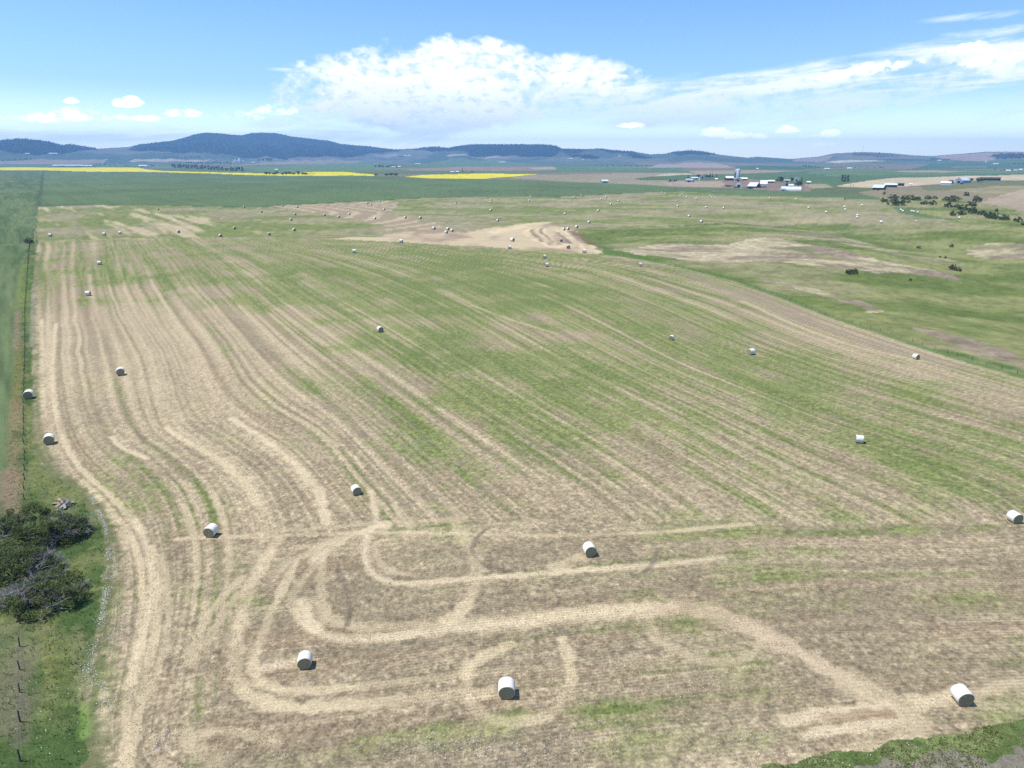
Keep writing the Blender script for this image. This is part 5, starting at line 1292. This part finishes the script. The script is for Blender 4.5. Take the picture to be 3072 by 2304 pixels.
barn('shed', 2372, 560, 14, 6.5, 'x', M_WALL, M_WHITE, 'small white roofed shed just above the long quonset', 9)
barn('house', 2390, 543, 16, 11.5, 'y', M_WALL, M_WHITE, 'farmhouse with steep white roof behind the round dark tree', 14, cat='house', chimney=True, windows=2)
barn('house', 2361, 547, 18, 9, 'x', M_WALL, M_GREY, 'farmhouse with grey roof left of the steep white roofed one', 11, cat='house', chimney=True, windows=3)
barn('shed', 2426, 550, 11, 6, 'x', M_GREY, M_WHITE, 'small isolated shed at the right end of the farmyard', 8)
barn('shed', 2349, 572, 14, 7, 'x', M_WALL, M_BGREY, 'low grey white annex at the left end of the long quonset', 9)
barn('shed', 2069, 546, 22, 9.5, 'x', M_BGREY, M_BGREY, 'blue grey shed with dark doorway at the left part of the farm', 13, rz=-.2); barn('shed', 2084, 536, 20, 4.5, 'x', M_WALL, M_WHITE, 'long low white shed behind the blue grey shed', 8, openings=2)
barn('house', 2108, 535, 13, 11, 'y', M_WALL, M_WHITE, 'white two storey farmhouse among dark trees, left of the silos', 12, cat='house', chimney=True, windows=2); barn('shed', 2149, 540, 8, 5, 'x', M_WALL, M_WHITE, 'tiny white hut below the single conifer', 6)
silo(2098, 542, 3.5, 8, M_WALL, M_WHITE, 'short white tank beside the long low white shed', 12)
barn('shed', 1813, 548, 20, 8.5, 'x', M_GREY, M_BLUE, 'lonely grey shed with dark doorway on the brown field', 12, rz=.3, openings=1)
barn('barn', 2637, 569, 30, 14, 'x', M_DARKW, M_BLUE, 'black barn with pale metal roof, frontmost of the right hand yard', 14, rz=-.25, eave=.45, openings=2); barn('barn', 2672, 561, 34, 10.5, 'x', M_DARKW, M_BLUE, 'long dark shed with pale roof joined behind the front black barn', 12, openings=4, eave=.6)
barn('shed', 2699, 557.5, 23, 8, 'x', M_DARKW, M_DARKW, 'all black open shed at the right end of the joined row', 9, openings=3, eave=.7); barn('shed', 2732, 555, 9, 4, 'x', M_WALL, M_WHITE, 'tiny white hut right of the black open shed', 6)
barn('shed', 2837, 555, 27, 10, 'x', M_WALL, M_WHITE, 'plain white metal shed in the upper right yard', 12, eave=.6, openings=0); barn('shed', 2853, 550, 12, 9, 'x', M_DARKW, M_DARKW, 'small dark shed behind the plain white one', 9)
barn('barn', 2887, 549, 22, 16, 'y', M_BGREY, M_BLUE, 'blue white gabled barn beside the two round trees', 26, eave=.5, rz=-.5); barn('barn', 2969, 541, 54, 9, 'x', M_DARKW, M_DARKW, 'long black barn at the right edge of the yard', 14, openings=5, eave=.6)
FF = 'scattered far farm buildings'
for k, (x, y, w, h, wl, rf, lab) in enumerate([(185, 499.5, 46, 5, M_WALL, M_WHITE, 'left long white shed before the yellow crop'), (232, 499.5, 36, 5, M_WALL, M_WHITE, 'middle long white shed before the yellow crop'), (265, 500, 20, 4.5, M_WALL, M_WHITE, 'right long white shed before the yellow crop'), (281, 499, 16, 4.5, M_WALL, M_RED, 'red roofed shed at the end of the long white sheds'),
    (428, 501, 22, 5.5, M_WALL, M_WHITE, 'white shed at the kink of the yellow crop'), (446, 501.5, 13, 4, M_GREY, M_BGREY, 'grey shed right of the white one at the yellow crop'), (82, 463, 12, 3.5, M_WALL, M_WHITE, 'white farmhouse under the left wooded ridge'), (160, 463, 22, 4, M_WALL, M_WHITE, 'white farmstead on the crest under the left wooded ridge'),
    (829, 511, 8, 4, M_WALL, M_WHITE, 'white house above the grove in the yellow crop'), (1180, 503, 12, 3.5, M_WALL, M_WHITE, 'left white house of the far farmstead in the shelter grove'), (1195, 502.5, 14, 4, M_WALL, M_WHITE, 'right white house of the far farmstead in the shelter grove'), (1253, 494, 16, 3.5, M_WALL, M_BLUE, 'grey green shed alone on the far green hill'),
    (1357, 518, 12, 4, M_WALL, M_BLUE, 'left one of two small sheds behind the second yellow field'), (1372, 518, 8, 4.5, M_RED, M_WHITE, 'right, reddish one of two small sheds behind the second yellow field'), (1216, 470, 9, 3.5, M_WALL, M_WHITE, 'left white building of the farm on the middle slope'), (1228, 470, 8, 4, M_WALL, M_WHITE, 'right white building of the farm on the middle slope'),
    (1712, 478, 10, 3, M_WALL, M_WHITE, 'white shed in the blue valley below the middle hills'), (1748, 482, 5, 3, M_WALL, M_WHITE, 'tiny white hut right of the valley shed'), (1858, 470, 6, 3, M_CREAM, M_WHITE, 'pale house on the wooded slope of the middle hills'), (2272, 508, 6, 3.5, M_WALL, M_WHITE, 'white hut on the tan strip right of the silo top'),
    (2481, 508, 14, 3.5, M_WALL, M_WHITE, 'white shed on the left of the distant farm road'), (2548, 507, 12, 4, M_WALL, M_WHITE, 'white shed in the middle of the distant farm road'), (2481, 492, 12, 3, M_GREY, M_BGREY, 'grey farm roof on the purple distant field'), (2818, 483, 10, 3, M_WALL, M_WHITE, 'white farm among trees below the right hills'), (3024, 514, 12, 4, M_WALL, M_WHITE, 'white shed at the far right plain, left of three'),
    (3046, 513, 9, 3.5, M_GREY, M_BLUE, 'grey shed at the far right plain, middle of three'), (3062, 511, 8, 4, M_WALL, M_WHITE, 'white shed at the far right plain, right of three'), (2987, 493, 14, 3, M_WALL, M_WHITE, 'pale farmstead below the far right hills'), (2958, 486, 5, 2.5, M_WALL, M_WHITE, 'tiny white house high on the far right plain'), (760, 489, 9, 3, M_WALL, M_WHITE, 'white shed right of the grain elevators')]):
    barn('shed', x, y, w, h, 'x', wl, rf, lab, 12, openings=1, group=FF, cat='house' if 'house' in lab else 'shed')
# grain elevators: each tower is a thing
for k, (x, w, h, lab) in enumerate([(701, 4, 8, 'leftmost short white grain bin of the elevators'), (707, 5, 11, 'second white grain bin of the elevators'), (713.5, 4, 8, 'short white bin between two taller elevator towers'), (719.5, 6, 15, 'tallest white grain elevator tower'), (726, 4, 10, 'white bin right of the tallest elevator tower'), (731.5, 4, 8, 'rightmost white grain bin of the elevators')]):
    s = silo(x, 490, w, h, M_WALL, M_WHITE, lab, 14); s.name = 'grain_elevator'; tag(s, lab, 'grain elevator', 'white grain elevators')

# machinery and vehicles in the yards
def tractor(px, py, wpx, body, label, cat='tractor'):
    p, d = place(px, py); s = wpx * d / F / 4.0
    root = empty('farm_tractor', tuple(p), random.uniform(-.5, .5), s); tag(root, label, cat, 'machinery parked in the farmyards')
    m = MB(); m.box(-1.9, .2, -.5, .5, .7, 1.6); m.box(-.1, 1.4, -.75, .75, .6, 1.5); m.build('body', body, root)
    m = MB(); m.box(0, 1.2, -.65, .65, 1.52, 2.5); m.build('cab', M_GLASS, root); m = MB(); m.box(-.1, 1.35, -.75, .75, 2.52, 2.66); m.build('cab_roof', body, root)
    for x, r in ((-1.4, .5), (.9, .85)):
        for y in (-.95, .95):
            m = MB(); n = 14
            m.tube([(x, y - .2, r), (x, y + .2, r)], [r, r], n); m.build('wheel', M_TYRE, root)
    return root
tractor(2010, 545, 9, M_RUST, 'left red tractor at the far left of the farm'); tractor(2021, 544.5, 8, M_ORANGE, 'orange tractor next to the red ones at the far left of the farm'); tractor(2028, 543.5, 7, M_RUST, 'right red tractor beside the white truck'); tractor(2634, 571.5, 6, M_TYRE, 'small dark tractor in front of the front black barn')
def truck(px, py, wpx, body, label, rz=0.0):
    p, d = place(px, py); s = wpx * d / F / 5.2
    root = empty('pickup_truck', tuple(p), rz, s); tag(root, label, 'truck', 'vehicles parked in the farmyards')
    m = MB(); m.box(-2.6, 2.6, -.95, .95, .45, 1.05); m.box(-2.6, -.3, -.95, -.85, 1.05, 1.4); m.box(-2.6, -.3, .85, .95, 1.05, 1.4); m.build('body', body, root)
    m = MB(); m.add([(-.3, -.85, 1.05), (1.5, -.85, 1.05), (1.5, .85, 1.05), (-.3, .85, 1.05), (-.1, -.75, 1.8), (.9, -.75, 1.8), (.9, .75, 1.8), (-.1, .75, 1.8)], [(4, 5, 6, 7), (0, 1, 5, 4), (1, 2, 6, 5), (2, 3, 7, 6), (3, 0, 4, 7)]); m.build('cab', M_GLASS, root)
    m = MB(); m.box(-.12, .92, -.77, .77, 1.803, 1.87); m.build('cab_roof', body, root)
    for x in (-1.6, 1.7):
        for y in (-.9, .9):
            m = MB(); m.tube([(x, y - .12, .4), (x, y + .12, .4)], [.4, .4], 12); m.build('wheel', M_TYRE, root)
    return root
truck(2034, 542, 5, M_WALL, 'white truck beside the red tractors'); truck(2326, 551, 7, M_WALL, 'white pickup right of the open fronted shed', .4); truck(2333, 552.5, 7, M_WALL, 'white pickup just below the other pickup, nearer the yard', -.3); truck(2409, 569, 7, M_WALL, 'white pickup at the right end of the long quonset', .2)
truck(2203, 556, 6, M_WALL, 'white pickup left of the small arched shed', .9); truck(2190, 557, 5, M_GREY, 'grey pickup among scrap left of the small arched shed', .2); truck(2247, 555, 7, M_WALL, 'white flatbed left of the pale blue barn', .1); truck(2660, 562, 4, M_WALL, 'white pickup in the right hand yard', 0)
for k, (x, y) in enumerate([(2180, 558), (2186, 560), (2196, 559), (2210, 563), (2240, 565), (2250, 566), (2284, 563), (2296, 562)]):
    p, d = place(x, y); root = empty('scrap_pile', tuple(p)); tag(root, 'heap of rusty scrap and old implements along the front edge of the farmyard', 'scrap heap', 'scrap heaps in the farmyard')
    m = MB(); r = random.Random(k)
    for q in range(14):
        a, b, c = (r.uniform(.3, 1.6) for _ in range(3)); x_, y_ = r.gauss(0, 1.6), r.gauss(0, 1.2); m.box(x_ - a, x_ + a, y_ - b * .4, y_ + b * .4, 0, c * .9)
    m.build('scrap', M_DARKW if k % 2 else M_BARK, root)

# utility poles, mast, bird
M_POLE = mat('pole_wood', (.12, .10, .085), (.08, .07, .06), 3, .9, .1)
for x, y, h, lab in [(2551, 562, 11, 'left utility pole beside the tan stubble right of the poplars'), (2559, 562, 10, 'right utility pole beside the tan stubble right of the poplars'), (2423, 564, 14, 'utility pole at the right end of the farmyard'), (2973, 542, 11, 'thin pole behind the long black barn')]:
    p, d = place(x, y); root = empty('utility_pole', tuple(p)); tag(root, lab, 'pole', 'utility poles'); hh = h * d / F
    m = MB(); m.tube([(0, 0, -1), (0, 0, hh)], [.2, .14], 8); m.build('mast', M_POLE, root); m = MB(); m.box(-1.2, 1.2, -.08, .08, hh - .9, hh - .7); m.build('crossarm', M_POLE, root)
p, d = place(2588, 457.5); root = empty('radio_mast', tuple(p)); tag(root, 'thin lattice radio mast on top of the right hand hill', 'mast'); hh = 20 * d / F
m = MB()
for a in range(3): m.tube([(math.cos(a * 2.1) * 1.6, math.sin(a * 2.1) * 1.6, -2), (math.cos(a * 2.1) * .8, math.sin(a * 2.1) * .8, hh)], [.35, .25], 4)
for k in range(14): m.box(-1.3, 1.3, -1.3, 1.3, hh * k / 14, hh * k / 14 + .3)
m.build('lattice', M_GREY, root)
v = rays(1014, 140) * 620.0
root = empty('bird', (v[0], v[1], v[2] + H), .6); tag(root, 'tiny dark bird flying high left of the big cloud', 'bird')
m = MB(); n = 10
bod = [(-.32, .002), (-.24, .05), (-.1, .085), (.05, .09), (.17, .06), (.24, .05), (.3, .045), (.36, .008)]
vv = []; 
for x, rr_ in bod: vv += [(x, rr_ * math.cos(2 * math.pi * k / n), rr_ * math.sin(2 * math.pi * k / n)) for k in range(n)]
ff = [(i * n + k, i * n + (k + 1) % n, (i + 1) * n + (k + 1) % n, (i + 1) * n + k) for i in range(len(bod) - 1) for k in range(n)]
m.add(vv, ff)
for s in (-1, 1): m.add([(.1, s * .07, .03), (-.08, s * .07, .03), (-.02, s * .4, .16), (.1, s * .38, .16), (-.08, s * .75, .1), (-.02, s * .78, .1)], [(0, 1, 2, 3), (3, 2, 4, 5)])
m.add([(-.28, -.03, .01), (-.28, .03, .01), (-.46, .08, .01), (-.46, -.08, .01)], [(0, 1, 2, 3)])
m.build('body', mat('dark_feathers', (.03, .028, .026), (.05, .045, .04), 9, .8, .1), root, True)

# ------------------------------------------------------------------ ground cover: tall grass, loose straw, white flowers
def tone_mat(name, a, b, trans=.2):
    m = bpy.data.materials.new(name); m.use_nodes = True; N = Nodes(m.node_tree); N.n.clear()
    t = N.new('ShaderNodeAttribute', attribute_name='tone').outputs['Fac']; c = N.mix(t, (*a, 1), (*b, 1))
    d = N.new('ShaderNodeBsdfDiffuse'); N.l.new(c, d.inputs[0]); tr = N.new('ShaderNodeBsdfTranslucent'); N.l.new(c, tr.inputs[0])
    mx = N.new('ShaderNodeMixShader'); mx.inputs[0].default_value = trans; N.l.new(d.outputs[0], mx.inputs[1]); N.l.new(tr.outputs[0], mx.inputs[2])
    o = N.new('ShaderNodeOutputMaterial'); N.l.new(mx.outputs[0], o.inputs[0]); return m
def blades(name, P2, h0, h1, w, lean, m_, label, cat, nb=3):
    n = len(P2); q = np.repeat(P2, nb, 0) + rng.normal(0, .10, (n * nb, 2)); z = zfun(q[:, 0], q[:, 1])
    a = rng.uniform(0, 2 * np.pi, n * nb); h = rng.uniform(h0, h1, n * nb); l = rng.uniform(.2, 1, n * nb) * lean * h; ww = w * rng.uniform(.6, 1.4, n * nb)
    b = a + rng.uniform(1, 2.1, n * nb)
    p0 = np.stack([q[:, 0] - np.cos(b) * ww, q[:, 1] - np.sin(b) * ww, z - .02], -1); p1 = np.stack([q[:, 0] + np.cos(b) * ww, q[:, 1] + np.sin(b) * ww, z - .02], -1)
    p2 = np.stack([q[:, 0] + np.cos(a) * l, q[:, 1] + np.sin(a) * l, z + h], -1)
    patch = fbm(q[:, 0] / 2.5, q[:, 1] / 2.5, 3, 900)
    o = link(quads_mesh(name, np.stack([p0, p1, p2], 1), 3, m_, np.clip(sst(patch, .3, .7) * .7 + rng.uniform(-.1, .4, n * nb), 0, 1)), name); tag(o, label, cat, kind='stuff'); return o
vp = world_poly(VERGE)
g1 = scatter_in(vp, 200000); dd_ = np.hypot(g1[:, 0], g1[:, 1]); keep = (dd_ < 420) & (dd_ > 36) & (rng.uniform(0, 1, len(g1)) < np.clip(70 / dd_, 0, 1) ** .8); g1 = g1[keep]
M_GRASS = tone_mat('tall_grass_blades', (.085, .125, .035), (.20, .23, .085), .5)
inx = np.abs(np.degrees(np.arctan2(g1[:, 0], g1[:, 1]))) < 48; g1 = g1[inx][:60000]
blades('tall_grass', g1, .15, .42, .03, 1.2, M_GRASS, 'tall rough green grass along the fence and around the thicket', 'grass', 3)
g2 = scatter_in(world_poly(RC), 3500); g2 = g2[fbm(g2[:, 0] / 1.8, g2[:, 1] / 1.8, 4, 171) > .47]; blades('corner_grass', g2, .06, .2, .035, 1.6, M_GRASS, 'lush green grass tufts in the lower right corner', 'grass', 4)
hp_ = world_poly(HAY); g4 = rng.uniform((-70, 32), (95, 150), (420000, 2)); dd_ = np.hypot(g4[:, 0], g4[:, 1]); k_ = (rng.uniform(0, 1, len(g4)) < np.clip(50 / dd_, 0, 1) ** 1.6) & pip(g4[:, 0], g4[:, 1], hp_) & (fbm(g4[:, 0] / 3, g4[:, 1] / 3, 3, 930) > .42) & (np.abs(np.degrees(np.arctan2(g4[:, 0], g4[:, 1]))) < 46)
g4 = g4[k_][:50000]
blades('loose_stubble', g4, .05, .14, .026, 1.8, tone_mat('loose_straw', (.30, .24, .16), (.52, .43, .29), .5), 'loose pale stubble and straw bits strewn over the mown field', 'stubble', 2)
# white flowers
FL = []
def flowers(px, py, rx, ry, n, s=1.0): 
    p = hit([px * s], [py * s])[0]; FL.append(p[:2] + rng.normal(0, 1, (n, 2)) * (rx, ry))
def flower_line(l, w, n, s=1.0):
    P = world_poly(l, s); seg = np.hypot(*np.diff(P, axis=0).T); cum = np.concatenate([[0], np.cumsum(seg)]); t = rng.uniform(0, cum[-1], n * 3)
    q = np.stack([np.interp(t, cum, P[:, 0]), np.interp(t, cum, P[:, 1])], -1); q = q[fbm(q[:, 0] / 1.2, q[:, 1] / 1.2, 2, 940) > .38][:n]; FL.append(q + rng.normal(0, 1, q.shape) * w)
flower_line([(274, 1495), (303, 1548), (318, 1590), (324, 1640), (326, 1700), (320, 1750), (314, 1800), (306, 1850)], .14, 1000); flower_line([(345, 1650), (348, 1710), (330, 1760), (318, 1820)], .16, 420); flower_line([(306, 1850), (300, 1900), (284, 1940), (272, 2000), (268, 2060)], .28, 420)
flower_line([(375, 1810), (360, 1870), (355, 1910), (330, 1960)], .5, 260); flower_line([(300, 2040), (322, 2090), (330, 2140)], .35, 120); flower_line([(500, 2190), (480, 2240), (490, 2290)], .6, 150)
for x, y, rx, ry, n in [(905, 957, 1.6, 1.6, 150), (925, 972, 1.2, 1.4, 130), (885, 965, 1.4, 1.6, 70), (757, 1030, 1.1, 1.5, 130), (1150, 955, 2.2, 2.6, 130), (1180, 985, 2.4, 2.2, 90), (1120, 975, 2, 3, 50), (830, 1000, 2.2, 3, 90), (850, 1030, 2.2, 3, 70), (1300, 930, 2.5, 2, 80), (1340, 965, 2.5, 2, 60), (1000, 880, 3, 2.5, 60), (860, 850, 3, 3, 50), (1060, 820, 3, 2, 50),
      (1190, 870, 3, 2, 40), (1240, 790, 3, 2, 40), (730, 575, 5, 2, 80), (1620, 930, 3, 2, 60), (1900, 1000, 3, 2, 40), (1060, 1620, 3, 1.0, 260), (960, 1600, 2.0, .9, 130), (880, 1620, 1.4, .9, 140), (1120, 1640, 2.5, .8, 160), (1450, 1500, 2.0, 1.0, 70), (1500, 1470, 1.8, 1.2, 70), (1640, 1595, 3, 1.0, 130), (1700, 1635, 3, .8, 110), (1330, 1440, 1.5, 1, 30), (1180, 1370, 1.2, 1, 30),
      (1290, 1330, 2, .7, 30), (1240, 1600, 3, 1.2, 70), (560, 1640, 2, .8, 40), (700, 1560, 2.5, 1, 20), (1420, 1620, 3, 1, 60), (1850, 1620, 2, .8, 50), (290, 1075, .7, .8, 25), (180, 1085, 2, 1, 30), (120, 1570, 1.5, 2.5, 60), (150, 1480, 2.5, 2, 40), (60, 1520, 2, 2, 40), (1700, 720, 4, 2, 40), (1560, 770, 4, 2, 30), (1960, 880, 3, 2, 40), (2100, 980, 2, 1.5, 30), (470, 980, 1.5, 1.5, 20)]:
    flowers(x, y, rx, ry, n, Z)
g5 = scatter_in(vp, 1400); FL.append(g5[np.hypot(g5[:, 0], g5[:, 1]) < 110])
fl = np.concatenate(FL); n = len(fl); fr_ = rng.uniform(.012, .034, n) * (1 + np.clip(np.hypot(fl[:, 0], fl[:, 1]) - 80, 0, 200) / 200); fzz = zfun(fl[:, 0], fl[:, 1]) + rng.uniform(.12, .3, n)
tilt = rng.normal(0, .45, (n, 2)); kk = np.arange(6) * np.pi / 3
hx = np.cos(kk)[None] * fr_[:, None]; hy = np.sin(kk)[None] * fr_[:, None]
hexa = np.stack([fl[:, None, 0] + hx, fl[:, None, 1] + hy, fzz[:, None] + hx * tilt[:, :1] + hy * tilt[:, 1:]], -1)
o = link(quads_mesh('white_flowers', hexa, 6, tone_mat('white_petals', (.55, .57, .56), (.82, .83, .83), .25), rng.uniform(0, 1, n)), 'white_flowers'); tag(o, 'drifts of small white wildflowers on the stubble and verge', 'flowers', kind='stuff')

# ------------------------------------------------------------------ haze over the plain
m = bpy.data.materials.new('valley_haze'); m.use_nodes = True; N = Nodes(m.node_tree); N.n.clear()
pvol = N.new('ShaderNodeVolumePrincipled'); pvol.inputs['Color'].default_value = HAZE_COLOR; pvol.inputs['Density'].default_value = HAZE_DENSITY; pvol.inputs['Anisotropy'].default_value = .0
o_ = N.new('ShaderNodeOutputMaterial'); N.l.new(pvol.outputs[0], o_.inputs['Volume'])
zmin, zmax = float(GZ.min()), float(GZ.max())
hb = MB(); hb.box(-16500, 16500, -16500, 16500, zmin - 1.5, zmax + 60); haze = hb.build('haze', m); tag(haze, 'thin bluish haze filling the valley air', 'haze', kind='stuff')
